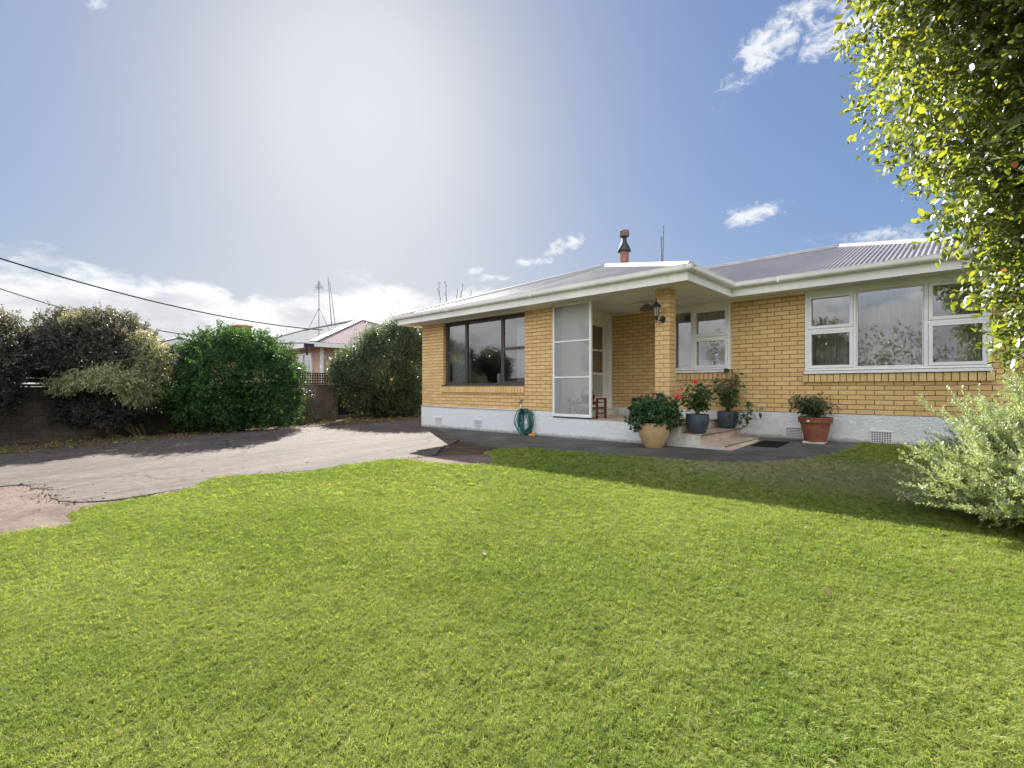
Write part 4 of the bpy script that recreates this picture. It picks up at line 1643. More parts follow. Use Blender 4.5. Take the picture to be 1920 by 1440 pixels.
def shrub(name, base, blobs, mt, label, n_tw, per, tlen, lsize, tmpl, cat='shrub', bark='bark', group=None,
          trunk_r=0.06, shell=0.4, upb=0.3, jit=0.6, droop=0.0, zmin=None, lump=0.3, spread=0.9, shoots=0.035):
    root = empty(name, base, label, cat, group)
    m = MB()
    for b in blobs:
        e = Vector(b[:3])
        s = Vector(base) + Vector((random.uniform(-.12, .12), random.uniform(-.12, .12), -0.03))
        pts = branch(m, s, e, trunk_r, trunk_r * 0.25, 0.12)
        for _ in range(5):
            k = random.randint(2, 5)
            tip = e + Vector((random.uniform(-1, 1) * b[3], random.uniform(-1, 1) * b[4], random.uniform(-.5, 1) * b[5])) * 0.8
            branch(m, pts[k], tip, trunk_r * 0.4, trunk_r * 0.08, 0.15, 5, 4)
    m.build('trunk', M[bark], root, smooth=True)
    p, d = blob_twigs(blobs, n_tw, shell, upb, jit, zmin, lump)
    parts = [twig_leaves(p, d, per, tlen, lsize, tmpl, droop=droop, spread=spread)]
    # stray shoots break the outline
    k = rng.random(len(p)) < shoots
    dq = norm(d[k] + np.array([0, 0, 0.35]) + 0.3 * rng.normal(size=(k.sum(), 3)))
    ln = rng.uniform(0.8, 2.3, (k.sum(), 1))
    for seg in range(3):
        parts.append(twig_leaves(p[k] + dq * tlen * ln * (seg * 0.4), dq, per, tlen * 0.75, lsize * (0.95 - 0.12 * seg), tmpl, droop=droop, spread=spread))
    c = add_foliage('crown', root, M[mt], parts)
    tag(c, kind='stuff')
    return root, (p, d)


def gpt(x, y, dz=0.0):
    return (x, y, ground_z(x, y) + dz)


def B(x, y, z, rx, ry=None, rz=None):
    return (x, y, z, rx, ry or rx, rz or rx)


def Bp(px, py, d, rx, rz=None):
    """blob centred where photo pixel (px, py) points at depth d"""
    q = at(px, py, d)
    return (q.x, q.y, q.z, rx, rx, rz or rx)


# --- big dark mixed shrub with a pale variegated branch, against the block wall
s1_base = gpt(-17.35, 2.75)
DS1 = s1_base[1] * CB - s1_base[0] * SB
shrub('mixed_shrub', s1_base,
      [Bp(190, 668, DS1, 1.30, 1.0), Bp(135, 672, DS1, 0.85, 0.85), Bp(250, 690, DS1, 0.85, 0.95), Bp(140, 625, DS1 + .3, 0.85, 0.6), Bp(200, 628, DS1 + .2, 0.9, 0.62),
       Bp(170, 740, DS1 - .1, 0.8, 0.6), Bp(205, 765, DS1 - .2, 0.7, 0.5), Bp(140, 768, DS1 - .1, 0.6, 0.45), Bp(245, 755, DS1 - .1, 0.55, 0.5)],
      'leaf_olive', 'big dark untidy shrub with a pale yellow-green side, overhanging the block wall', 15000, 8, 0.20, 0.070, leaf2(0.46), trunk_r=0.045,
      shell=0.5, upb=0.55, jit=0.5)
vroot = bpy.data.objects['mixed_shrub']
p, d = blob_twigs([Bp(278, 705, DS1 - .35, 0.42, 0.62), Bp(285, 670, DS1 - .3, 0.34, 0.5), Bp(205, 705, DS1 - 1.15, 0.40, 0.26), Bp(160, 712, DS1 - 1.25, 0.42, 0.18), Bp(115, 722, DS1 - 1.2, 0.3, 0.16),
                   Bp(235, 715, DS1 - 1.1, 0.4, 0.22), Bp(265, 735, DS1 - .7, 0.25, 0.22), Bp(150, 605, DS1 - .5, 0.35, 0.2), Bp(268, 650, DS1 - .3, 0.3, 0.45), Bp(250, 740, DS1 - .9, 0.3, 0.2)], 2700, 0.8, -0.1, 0.6)
c = add_foliage('pale_foliage', vroot, M['leaf_variegated'], [twig_leaves(p, d, 8, 0.20, 0.065, leaf2(0.36), droop=0.4)])
tag(c, kind='stuff')
tw = MB()
for k in range(26):
    a = at(150 + random.uniform(-20, 40), 745 + random.uniform(-20, 25), DS1 - 0.2)
    b = at(random.uniform(75, 160), random.uniform(735, 790), DS1 - 0.9)
    pts = branch(tw, a, b, 0.012, 0.003, 0.2, 4, 6)
    for _ in range(3):
        q = pts[random.randint(2, 5)]
        branch(tw, q, q + Vector((random.uniform(-.3, .3), random.uniform(-.3, .3), random.uniform(-.12, .22))), 0.005, 0.002, 0.2, 4, 3)
tw.build('bare_twigs', M['bark_grey'], vroot, smooth=True)

# --- second dark shrub, at the edge of the picture
e_base = gpt(-17.7, -0.35)
DE = e_base[1] * CB - e_base[0] * SB
shrub('dark_shrub', e_base, [Bp(-25, 668, DE, 0.85, 0.7), Bp(-60, 640, DE, 0.9, 0.75), Bp(5, 640, DE + .2, 0.5, 0.65), Bp(-40, 730, DE, 0.7, 0.6)],
      'leaf_olive', 'small dark olive shrub rising over the block wall below the power cables', 5000, 8, 0.2, 0.07, leaf2(0.46), upb=0.6, jit=0.5, shell=0.5)

# --- round glossy green shrub
s2_base = gpt(-16.6, 5.0)
D2 = s2_base[1] * CB - s2_base[0] * SB
shrub('broad_shrub', s2_base,
      [Bp(440, 700, D2, 1.50, 1.05), Bp(395, 738, D2 - .2, 1.02, 0.85), Bp(495, 715, D2 - .2, 1.05, 0.95), Bp(415, 665, D2 + .1, 0.85, 0.72), Bp(470, 665, D2 + .1, 0.9, 0.6), Bp(370, 660, D2 + .3, 0.45, 0.2),
       Bp(360, 765, D2 - .4, 0.6, 0.5), Bp(430, 765, D2 - .6, 0.8, 0.5), Bp(510, 765, D2 - .3, 0.7, 0.45)],
      'leaf_laurel', 'broad rounded shrub with glossy deep green leaves between wall and driveway', 9500, 9, 0.20, 0.085, leaf2(0.42, 0.1), trunk_r=0.07,
      shell=0.38, upb=0.35, jit=0.5, lump=0.55)

# --- tall fine-leaved hedge beside the house with a few yellow flowers
s3_base = gpt(-16.2, 10.3)
D3 = s3_base[1] * CB - s3_base[0] * SB
root3, (p3, d3) = shrub('hedge_shrub', s3_base,
      [Bp(715, 700, D3, 1.35, 1.35), Bp(672, 705, D3, 0.90, 0.85), Bp(770, 690, D3 + .4, 1.1, 1.35), Bp(740, 655, D3, 1.05, 0.75), Bp(690, 745, D3 - .1, 0.85, 0.7), Bp(790, 740, D3 + .5, 1.0, 0.9), Bp(655, 700, D3 + .2, 0.65, 0.6), Bp(705, 655, D3, 0.4, 0.55), Bp(750, 635, D3, 0.4, 0.65), Bp(785, 640, D3 + .3, 0.4, 0.6),
       Bp(740, 760, D3 - .1, 0.8, 0.4)],
      'leaf_hedge', 'tall fine-leaved green shrub with scattered yellow flowers, next to the house corner', 21000, 9, 0.36, 0.064, leaf2(0.40), upb=1.2, jit=0.4, shell=0.42, trunk_r=0.05, lump=0.25)
fm = MB()
for k in range(46):
    i = random.randrange(len(p3))
    q = Vector(p3[i] + d3[i] * 0.22)
    if q.z > 2.5:
        continue
    n_ = Vector((-SB * -1, -CB, 0.3)).normalized()
    s_ = random.uniform(0.025, 0.045)
    a = n_.cross(Vector((0, 0, 1))).normalized()
    b = n_.cross(a)
    for h in range(5):
        an = h * 2 * math.pi / 5
        e1 = a * math.cos(an) + b * math.sin(an)
        e2 = a * math.cos(an + .9) + b * math.sin(an + .9)
        fm.poly([q, q + e1 * s_ + n_ * 0.01, q + (e1 + e2) * s_ * 0.7 + n_ * 0.015, q + e2 * s_ + n_ * 0.01])
worn('petal_yellow', (0.75, 0.62, 0.05), 0.5, 0.1)
fo = fm.build('flower', M['petal_yellow'], root3)
tag(fo, kind='stuff')

# --- grey spiky plant by the plain wall
sp_base = gpt(-17.75, 7.75)
spk = empty('spiky_plant', sp_base, 'grey-green spiky plant in front of the plain wall under the lattice', 'plant')
stems, tips = MB(), []
for (ox, oy, h) in ((0, 0, 1.2), (0.15, 0.2, 0.75), (0.1, -0.15, 0.5), (0.3, 0.75, 0.62)):
    a = Vector(sp_base) + Vector((ox, oy, 0))
    stems.tube([a, a + Vector((0.02, 0.02, h * 0.55)), a + Vector((0.05, 0.04, h))], [0.02, 0.016, 0.01], 6)
    for k in range(int(60 * h)):
        z = h * random.uniform(0.15, 1.0)
        an = random.uniform(0, 6.28)
        tips.append((a + Vector((0.03, 0.03, z)), Vector((math.cos(an), math.sin(an), 0.5 - 0.9 * (1 - z / h))), 0.30 * random.uniform(.7, 1.2)))
stems.build('stem', M['stem_green'], spk, smooth=True)
pp = np.array([tuple(t_[0]) for t_ in tips])
dd = np.array([tuple(t_[1]) for t_ in tips])
ss = np.array([t_[2] for t_ in tips])
c = add_foliage('foliage', spk, M['leaf_spiky'], [leaves(pp, dd, np.tile(np.array([0, 0, 1.0]), (len(pp), 1)), ss, leaf6(0.11, 0.03, 0.2), rng.random(len(pp)))])
tag(c, kind='stuff')


# --- leafy tree at the right (fine glossy leaves, close to the camera)
def right_tree():
    base = gpt(1.45, 5.55)
    root = empty('leafy_tree', base, 'tall glossy small-leaved tree glowing yellow-green, standing behind the silvery bush', 'tree')
    blobs = [Bp(2120, -60, 3.35, 1.42, 1.5), Bp(2190, 225, 3.25, 1.08, 1.0), Bp(2215, 430, 3.2, 0.92, 0.74), Bp(2260, 575, 3.3, 0.92, 0.48),
             Bp(1935, -170, 3.3, 0.85, 0.75)]
    m = MB()
    top = Vector(base) + Vector((0.1, 0.1, 3.0))
    pts = branch(m, Vector(base) - Vector((0, 0, .05)), top, 0.10, 0.055, 0.03, 9, 8)
    for b in blobs:
        k = random.randint(3, 7)
        e = Vector(b[:3])
        q = branch(m, pts[k], e, 0.045, 0.015, 0.1, 6, 6)
        for _ in range(10):
            tip = e + Vector(rand_dirs(1)[0]) * b[3] * 0.9
            branch(m, q[random.randint(3, 6)], tip, 0.012, 0.003, 0.12, 5, 5)
    m.build('trunk', M['bark'], root, smooth=True)
    p, d = blob_twigs(blobs, 17500, 0.55, 0.12, 0.5, 1.15, 0.30)
    # twig stems
    V, Tt, r = twig_leaves(p, d, 9, 0.24, 0.055, leaf6(0.52, 0.14, 0.14), spread=0.95, droop=0.25, upw=0.8)
    nl = len(r) // 7
    # the largest leaves in view become single objects
    cen = V.reshape(nl, 7, 3).mean(1)
    dep = cen[:, 1] * CB - cen[:, 0] * SB
    pxx = 960 + F_PX * (cen[:, 1] * SB + cen[:, 0] * CB) / np.maximum(dep, .1)
    pyy = 727 - F_PX * (cen[:, 2] - CAM_H) / np.maximum(dep, .1)
    vis = (pxx > 1500) & (pxx < 1915) & (pyy > 5) & (pyy < 800) & (dep > 0.5)
    score = np.where(vis, -dep, -1e9)
    order = np.argsort(-score)[:300]
    keep = np.ones(nl, bool)
    keep[order] = False
    Vl = V.reshape(nl, 7, 3)
    rl = r.reshape(nl, 7)
    tv, tt = leaf6()
    Vk = Vl[keep].reshape(-1, 3)
    Tk = (tt[None] + (np.arange(keep.sum()) * 7)[:, None, None]).reshape(-1, 3)
    c = add_foliage('crown', root, M['leaf_lilly'], [(Vk, Tk, rl[keep].reshape(-1))])
    tag(c, kind='stuff')
    for i in order:
        me = tri_mesh('leaf', Vl[i] - Vl[i][0], tt, np.zeros(7), M['leaf_lilly'])
        o = bpy.data.objects.new('leaf', me)
        o.location = Vector(Vl[i][0]) - Vector(base)
        link(o, root, Vl[i][0])
    # thin twigs
    tm_ = MB()
    for i in range(0, len(p), 4):
        tm_.tube([p[i] - d[i] * 0.12, p[i] + d[i] * 0.26], [0.003, 0.0015], 3)
    o = tm_.build('twigs', M['bark'], root)
    tag(o, kind='stuff')


right_tree()


# --- silvery rosemary-like bush
def silver_bush():
    base = gpt(0.60, 5.70)
    root = empty('silver_bush', base, 'silvery green needle-leaved bush spilling over the lawn edge near the wall', 'bush')
    b0 = Vector(base)
    n = 760
    # shoots fan out from a low crown; tips lie on a rounded outline
    dr = rand_dirs(n)
    dr[:, 2] = np.abs(dr[:, 2]) * 1.0 - 0.05
    dr = norm(dr)
    ctr = np.array([b0.x, b0.y, b0.z + 0.22])
    rx, ry, rz = 0.98, 0.98, 1.06
    lum = 1 + 0.16 * np.sin(dr[:, 0] * 9 + 1) * np.sin(dr[:, 1] * 8) + 0.10 * rng.normal(size=n)
    tip = ctr + dr * np.array([rx, ry, rz]) * (lum * (0.62 + 0.38 * rng.random(n)))[:, None]
    tip[:, 2] = np.maximum(tip[:, 2], np.array([ground_z(a, b) for a, b in tip[:, :2]]) + 0.05)
    st = ctr + (tip - ctr) * 0.45 + np.array([0, 0, -0.10]) + 0.04 * rng.normal(size=(n, 3))
    L = np.linalg.norm(tip - st, axis=1)
    # each shoot carries short side shoots
    sm = MB()
    allp, alld, alls, allr = [], [], [], []
    for i in range(n):
        a, b = st[i], tip[i]
        mid = (a + b) / 2 + np.array([0, 0, -0.05])
        if i % 2 == 0:
            sm.tube([ctr + (a - ctr) * 0.1 + np.array([0, 0, -.15]), a, mid, b], [0.006, 0.005, 0.004, 0.0015], 4)
        subs = [(a, mid, b, 1.0)]
        for k in range(11):
            t = random.uniform(0.4, 0.97)
            q = (1 - t) ** 2 * a + 2 * t * (1 - t) * mid + t * t * b
            dv = (b - a) / max(L[i], 1e-3)
            e = q + (dv * 0.8 + 0.45 * rng.normal(size=3) + np.array([0, 0, 0.25])) * random.uniform(0.07, 0.15)
            subs.append((q, (q + e) / 2, e, 0.85))
        for (a_, m_, b_, s_) in subs:
            ln = np.linalg.norm(b_ - a_)
            cnt = int(ln / 0.0062) + 5
            t = 0.35 + 0.65 * np.sqrt(rng.random(cnt)) if s_ == 1.0 else rng.random(cnt)
            q = ((1 - t) ** 2)[:, None] * a_ + (2 * t * (1 - t))[:, None] * m_ + (t * t)[:, None] * b_
            dv = (b_ - a_) / max(ln, 1e-3)
            side = norm(np.cross(np.tile(dv, (cnt, 1)), rng.normal(size=(cnt, 3))))
            allp.append(q)
            alld.append(norm(dv * 0.75 + side * 0.8))
            alls.append(0.031 * (1.1 - 0.35 * t) * rng.uniform(0.8, 1.2, cnt))
            allr.append((rng.uniform(0, 0.55, cnt) + 0.44 * (t > 0.82)).clip(0, .99))
    sm.build('stem', M['bark_grey'], root)
    P = np.concatenate(allp)
    D = np.concatenate(alld)
    S = np.concatenate(alls)
    Rr = np.concatenate(allr)
    up = norm(rng.normal(size=P.shape) * 0.6 + np.array([0, 0, 1.0]))
    c = add_foliage('foliage', root, M['leaf_rosemary'], [leaves(P, D, up, S, leaf2(0.34, 0.03), Rr)])
    tag(c, kind='stuff')


silver_bush()


# ------------------------------------------------------------------ potted plants
def pot_body(root, c, prof, mt, soil_r, soil_z):
    o = MB().lathe(c, prof, 36).build('pot', M[mt], root, angle=35)
    MB().lathe(c, [(soil_r, soil_z - 0.03), (soil_r, soil_z), (0.01, soil_z + 0.012)], 24).build('soil', M['potting_soil'], root)


def bowl(h, rim, belly, foot, bz=0.6):
    """profile: foot -> belly -> rim, rolled lip, inside wall"""
    out = []
    for i in range(13):
        t = i / 12
        if t < bz:
            k = t / bz
            r = foot + (belly - foot) * math.sin(k * math.pi / 2) ** 0.9
        else:
            k = (t - bz) / (1 - bz)
            r = belly + (rim - belly) * k ** 1.5
        out.append((r, h * t))
    out += [(rim + 0.006, h + 0.004), (rim, h + 0.012), (rim - 0.018, h + 0.008), (rim - 0.025, h - 0.06)]
    return out


pa = gpt(-4.10, 8.04, 0.010)
r1 = empty('potted_plant', pa, 'round clipped green shrub in a big ochre glazed pot in front of the porch', 'potted plant', 'potted plants by the porch')
pot_body(r1, pa, bowl(0.43, 0.262, 0.27, 0.15, 0.75), 'glaze_ochre', 0.235, 0.37)
m = MB()
for k in range(14):
    branch(m, Vector(pa) + Vector((random.uniform(-.06, .06), random.uniform(-.06, .06), .36)), Vector(pa) + Vector((random.uniform(-.3, .3), random.uniform(-.3, .3), random.uniform(.55, .85))), 0.012, 0.004, 0.1, 5, 4)
m.build('stem', M['bark'], r1, smooth=True)
bl = [B(pa[0], pa[1], pa[2] + 0.62, 0.40, 0.40, 0.27), B(pa[0] - .14, pa[1] - .1, pa[2] + 0.66, 0.27, 0.27, 0.24), B(pa[0] + .12, pa[1] + .06, pa[2] + 0.69, 0.27, 0.27, 0.26), B(pa[0] + .2, pa[1] + .12, pa[2] + 0.52, 0.24, 0.24, 0.2), B(pa[0] - .2, pa[1] - .15, pa[2] + 0.5, 0.24, 0.24, 0.2)]
p, d = blob_twigs(bl, 1150, 0.45, 0.35, 0.35, lump=0.3)
# leaf rosettes: a ring of leaves at each shoot tip
pr = np.repeat(p, 9, axis=0)
dn = np.repeat(d, 9, axis=0)
an = np.tile(np.arange(9) * 2.4, len(p))
a1 = norm(np.cross(dn, np.array([0.3, 0.2, 0.9])))
a2 = np.cross(dn, a1)
ring = a1 * np.cos(an)[:, None] + a2 * np.sin(an)[:, None]
tt_ = np.tile(np.linspace(0.25, 1.1, 9), len(p))
ld = norm(ring * tt_[:, None] + dn * (1.15 - tt_)[:, None] * 1.0 + 0.12 * rng.normal(size=pr.shape))
rnd = (np.repeat(rng.random(len(p)), 9) * 0.5 + 0.5 * rng.random(len(pr)))
c = add_foliage('foliage', r1, M['leaf_jade'], [leaves(pr, ld, dn, 0.048 * rng.uniform(.75, 1.2, len(pr)), leaf6(0.5, 0.08, 0.1), rnd)])
tag(c, kind='stuff')


def leafy_pot(name, label, base, prof, soil, mt, lmat, spec, lsize, tmpl, n_leaf, flowers=()):
    """spec: list of stem polylines relative to the soil"""
    root = empty(name, base, label, 'potted plant', 'potted plants by the porch')
    pot_body(root, base, prof, mt, *soil)
    o0 = Vector(base) + Vector((0, 0, soil[1]))
    m = MB()
    P_, D_, = [], []
    for pts in spec:
        w = [o0 + Vector(q) for q in pts]
        n = len(w)
        m.tube(w, [0.011 - 0.008 * i / (n - 1) for i in range(n)], 5)
        for k in range(n_leaf):
            t = random.uniform(0.22, 1.0) * (n - 1)
            i = min(int(t), n - 2)
            q = w[i].lerp(w[i + 1], t - i)
            dv = (w[i + 1] - w[i]).normalized()
            sd = dv.cross(Vector(rand_dirs(1)[0])).normalized()
            stalk = random.uniform(0.02, 0.11)
            P_.append(tuple(q + (sd + dv * 0.3) * stalk))
            D_.append(tuple(sd + dv * 0.35 + Vector((0, 0, random.uniform(-0.7, 0.1)))))
            m.tube([q, q + (sd + dv * 0.3) * stalk], [0.003, 0.002], 3)
    m.build('stem', M['stem_green'], root, smooth=True)
    P_ = np.array(P_)
    D_ = np.array(D_)
    up = norm(np.array([0, 0, 1.0]) + 0.45 * rng.normal(size=P_.shape))
    c = add_foliage('foliage', root, M[lmat], [leaves(P_, D_, up, lsize * rng.uniform(.55, 1.25, len(P_)), tmpl, rng.random(len(P_)))])
    tag(c, kind='stuff')
    for (fx, fy, fz, s) in flowers:
        q = o0 + Vector((fx, fy, fz))
        f = MB()
        n_ = Vector((0.45, -0.8, 0.35)).normalized()
        a = n_.cross(Vector((0, 0, 1))).normalized()
        b = n_.cross(a)
        for h in range(5):
            an = h * 2 * math.pi / 5
            e = [a * math.cos(an + k) + b * math.sin(an + k) for k in (-0.62, -0.25, 0.25, 0.62)]
            f.poly([q, q + e[0] * s * 0.75 + n_ * s * .25, q + e[1] * s * 1.05 + n_ * s * .2, q + e[2] * s + n_ * s * .28, q + e[3] * s * 0.75 + n_ * s * .3])
        f.tube([q, q + n_ * s * 0.75], [s * 0.1, s * 0.05], 5)
        f.build('flower', M['petal_red'], root)
    return root


def stems(n, spread, h, seed, lean=(0, 0)):
    random.seed(seed)
    out = []
    for k in range(n):
        an = random.uniform(0, 6.28)
        r = spread * random.uniform(0.25, 1.0)
        hh = h * random.uniform(0.6, 1.0)
        pts = [(random.uniform(-.03, .03), random.uniform(-.03, .03), -0.02)]
        for i in (1, 2, 3, 4):
            t = i / 4
            pts.append((math.cos(an) * r * t ** 1.3 + lean[0] * t + random.uniform(-.015, .015), math.sin(an) * r * t ** 1.3 + lean[1] * t + random.uniform(-.015, .015), hh * t * (1.12 - 0.12 * t)))
        out.append(pts)
    return out


leafy_pot('potted_plant', 'red-flowered plant in a dark slate blue pot on the porch step', (-3.545, 8.60, 0.501), bowl(0.335, 0.196, 0.20, 0.125, 0.72), (0.175, 0.29), 'glaze_slate', 'leaf_hibiscus',
          stems(13, 0.36, 0.62, 3), 0.092, leaf6(0.62, 0.12, 0.2), 30,
          [(-0.26, -0.24, 0.36, 0.055), (0.0, -0.1, 0.62, 0.045), (-0.24, -0.1, 0.50, 0.028), (0.2, 0.0, 0.55, 0.02)])
leafy_pot('potted_plant', 'tall leggy leafy plant without flowers in a slate blue pot against the wall', (-3.535, 10.08, 0.501), bowl(0.335, 0.196, 0.20, 0.125, 0.72), (0.175, 0.29), 'glaze_slate', 'leaf_hibiscus',
          stems(9, 0.36, 0.86, 11) + [[(0, 0, 0), (0.15, -0.05, 0.04), (0.35, -0.1, 0.05), (0.5, -0.13, 0.15), (0.62, -0.15, 0.17)], [(0, 0, 0), (0.15, -.1, 0.05), (0.32, -.15, -0.02), (0.45, -.18, -.12)]],
          0.105, leaf6(0.66, 0.12, 0.25), 30)
tb = gpt(-2.0, 10.02, 0.010)
tr_ = leafy_pot('potted_plant', 'low dark-leaved plant in a rimmed terracotta pot beside the foundation vent', (tb[0], tb[1], tb[2] + 0.03),
                [(0.165, 0), (0.235, 0.33), (0.262, 0.335), (0.272, 0.42), (0.266, 0.43), (0.25, 0.43), (0.24, 0.36)], (0.238, 0.385), 'terracotta', 'leaf_camellia', stems(34, 0.42, 0.42, 17), 0.062, leaf6(0.48, 0.12, 0.15), 24)
MB().box(tb[0] - 0.17, tb[0] + 0.15, tb[1] - 0.15, tb[1] + 0.15, tb[2] - 0.004, tb[2] + 0.03).build('pot_foot', M['concrete_step'], tr_)
MB().box(tb[0] - 0.075, tb[0] - 0.035, tb[1] - 0.275, tb[1] - 0.262, tb[2] + 0.385, tb[2] + 0.415).build('pot_tag', M['white_plastic'], tr_)


# ------------------------------------------------------------------ small things at the house
def hose():
    root = empty('garden_hose', gpt(-7.41, YA - 0.10), 'dark green garden hose hung in loose coils on the white plinth', 'hose')
    random.seed(5)
    m = MB()
    pts = []
    for k in range(11):
        cx = -7.415 + random.uniform(-0.035, 0.035)
        w = random.uniform(0.13, 0.27)
        top = 0.835 - random.uniform(0, 0.02)
        bot = random.uniform(0.235, 0.36) if k > 2 else 0.245
        y = YA - 0.055 - 0.011 * k * random.uniform(.8, 1.2)
        tilt = random.uniform(-0.05, 0.05)
        for i in range(26):
            an = math.pi / 2 + 2 * math.pi * i / 26
            zz = (top + bot) / 2 + (top - bot) / 2 * math.sin(an)
            wob = 0.014 * math.sin(3 * an + k)
            pts.append((cx + tilt * (zz - 0.8) + (w + wob) * math.cos(an) * (0.75 + 0.25 * (top - zz) / (top - bot)), y, zz))
    m.tube(pts, 0.0105, 7)
    m.build('coil', M['hose_green'], root, smooth=True)
    m = MB()
    m.tube([(-7.27, YA - 0.07, 0.80), (-7.20, YA - 0.09, 0.74), (-7.16, YA - 0.10, 0.70)], [0.012, 0.016, 0.02], 8)
    m.build('nozzle', M['hose_green'], root, smooth=True)
    m = MB()
    m.tube([(-7.44, YA - 0.02, 0.80), (-7.44, YA - 0.17, 0.80), (-7.44, YA - 0.19, 0.85)], 0.014, 7)
    m.box(-7.49, -7.39, YA - 0.028, YA - 0.0205, 0.72, 0.84)
    m.build('hanger', M['black_metal'], root)


hose()
sr = empty('hose_fitting', gpt(-7.16, YA - 0.11, 0.012), 'small orange plastic hose fitting lying on the path under the hose', 'hose fitting')
s0 = Vector(gpt(-7.16, YA - 0.11, 0.012))
MB().box(s0.x - 0.11, s0.x + 0.05, s0.y - 0.03, s0.y + 0.03, s0.z, s0.z + 0.035).build('body', M['orange_plastic'], sr)
MB().tube([s0 + Vector((-0.02, 0, 0.035)), s0 + Vector((-0.02, 0, 0.06)), s0 + Vector((0.06, 0, 0.065))], 0.012, 7).build('arm', M['orange_plastic'], sr)
MB().tube([s0 + Vector((0.045, -0.03, 0)), s0 + Vector((0.06, -0.06, -0.004))], 0.01, 6).build('foot', M['orange_plastic'], sr)


def lantern():
    c = Vector((-4.125, 8.17, 2.72))
    root = empty('wall_lantern', (c.x, YA - 0.012, 2.55), 'black carriage lantern fixed to the brick porch post', 'lantern')
    m = MB()
    m.lathe((c.x + 0.05, YA - 0.016, 0), [(0.001, 0)] * 2, 3) if False else None
    for k in range(18):
        pass
    bp = MB()
    ring = [Vector((c.x + 0.035 + 0.048 * math.cos(a * 2 * math.pi / 16), YA - 0.008, 2.575 + 0.065 * math.sin(a * 2 * math.pi / 16))) for a in range(16)]
    bp.prism(ring, [q + Vector((0, -0.02, 0)) for q in ring])
    bp.build('back_plate', M['black_metal'], root)
    ar = MB()
    ar.tube([(c.x + 0.035, YA - 0.02, 2.575), (c.x + 0.03, YA - 0.08, 2.545), (c.x + 0.015, c.y + 0.03, 2.55), (c.x, c.y, 2.60)], 0.012, 7)
    ar.lathe((c.x, c.y, 2.555), [(0.004, -0.05), (0.014, -0.03), (0.006, -0.01), (0.02, 0.02), (0.045, 0.055)], 12)
    ar.build('bracket', M['black_metal'], root, angle=40)
    cg = MB()
    for k in range(6):
        a = k * math.pi / 3
        cg.beam((c.x + 0.043 * math.cos(a), c.y + 0.043 * math.sin(a), 2.61), (c.x + 0.064 * math.cos(a), c.y + 0.064 * math.sin(a), 2.79), 0.008, 0.008)
    cg.lathe((c.x, c.y, 2.605), [(0.05, 0), (0.05, 0.012)], 6)
    cg.build('cage', M['black_metal'], root)
    gl = MB()
    gl.prism([(c.x + 0.041 * math.cos(k * math.pi / 3), c.y + 0.041 * math.sin(k * math.pi / 3), 2.618) for k in range(6)],
             [(c.x + 0.061 * math.cos(k * math.pi / 3), c.y + 0.061 * math.sin(k * math.pi / 3), 2.79) for k in range(6)], caps=False)
    gl.build('pane', M['window_glass'], root)
    MB().lathe((c.x, c.y, 2.62), [(0.018, 0), (0.02, 0.02), (0.028, 0.07), (0.022, 0.12), (0.004, 0.14)], 14).build('bulb', M['frosted_bulb'], root, smooth=True)
    MB().lathe((c.x, c.y, 2.785), [(0.07, 0.0), (0.098, 0.006), (0.09, 0.018), (0.06, 0.05), (0.03, 0.078), (0.022, 0.095), (0.012, 0.10), (0.008, 0.13), (0.014, 0.14), (0.004, 0.165)], 18).build('cap', M['black_metal'], root, angle=40)


lantern()
pl = Vector((-4.93, 9.35, ZS - 0.002))
lr = empty('ceiling_lamp', pl, 'grey conical lamp shade under the porch ceiling', 'lamp')
MB().lathe((pl.x, pl.y, pl.z - 0.18), [(0.155, 0.0), (0.158, 0.004), (0.10, 0.10), (0.05, 0.125), (0.03, 0.13), (0.045, 0.105), (0.095, 0.08), (0.15, 0.002)], 26).build('shade', M['lamp_shade_metal'], lr, angle=40)
MB().lathe((pl.x, pl.y, pl.z - 0.055), [(0.03, 0), (0.045, 0.02), (0.045, 0.055)], 16).build('rose', M['white_plastic'], lr, angle=40)
MB().lathe((pl.x, pl.y, pl.z - 0.17), [(0.01, 0), (0.03, 0.02), (0.03, 0.05), (0.015, 0.09)], 14).build('bulb', M['frosted_bulb'], lr, smooth=True)

# bench behind the glass screen and what stands on it
bx = (-6.36, -5.64, 8.56, 8.92)
br = empty('porch_bench', (-6.0, 8.74, FZ), 'low red-brown timber bench behind the glass screen', 'bench')
for (x, y) in ((bx[0], bx[2]), (bx[1] - .04, bx[2]), (bx[0], bx[3] - .04), (bx[1] - .04, bx[3] - .04)):
    MB().box(x, x + .04, y, y + .04, FZ + 0.003, FZ + 0.44).build('leg', M['red_timber'], br)
for (y) in (bx[2] + .002, bx[3] - .038):
    MB().box(bx[0] + .04, bx[1] - .04, y, y + .03, FZ + 0.30, FZ + 0.335).build('rail', M['red_timber'], br)
    MB().box(bx[1] - .042, bx[1] + .002, bx[2] + .04, bx[3] - .04, FZ + 0.40, FZ + 0.44).build('arm', M['red_timber'], br)
    break
for k in range(5):
    y = bx[2] + 0.005 + k * 0.07
    MB().box(bx[0] + .041, bx[1] - .041, y, y + .06, FZ + 0.336, FZ + 0.356).build('slat', M['red_timber'], br)
MB().box(bx[1] - .038, bx[1] - .004, bx[2] + .04, bx[3] - .04, FZ + 0.10, FZ + 0.13).build('stretcher', M['red_timber'], br)
bk = empty('wicker_basket', (-5.98, 8.74, FZ + 0.357), 'dark wicker basket on the red-brown bench', 'basket')
MB().lathe((-5.98, 8.74, FZ + 0.357), [(0.11, 0), (0.14, 0.10), (0.145, 0.15), (0.135, 0.15), (0.12, 0.03)], 18).build('bowl', M['wicker'], bk, angle=40)
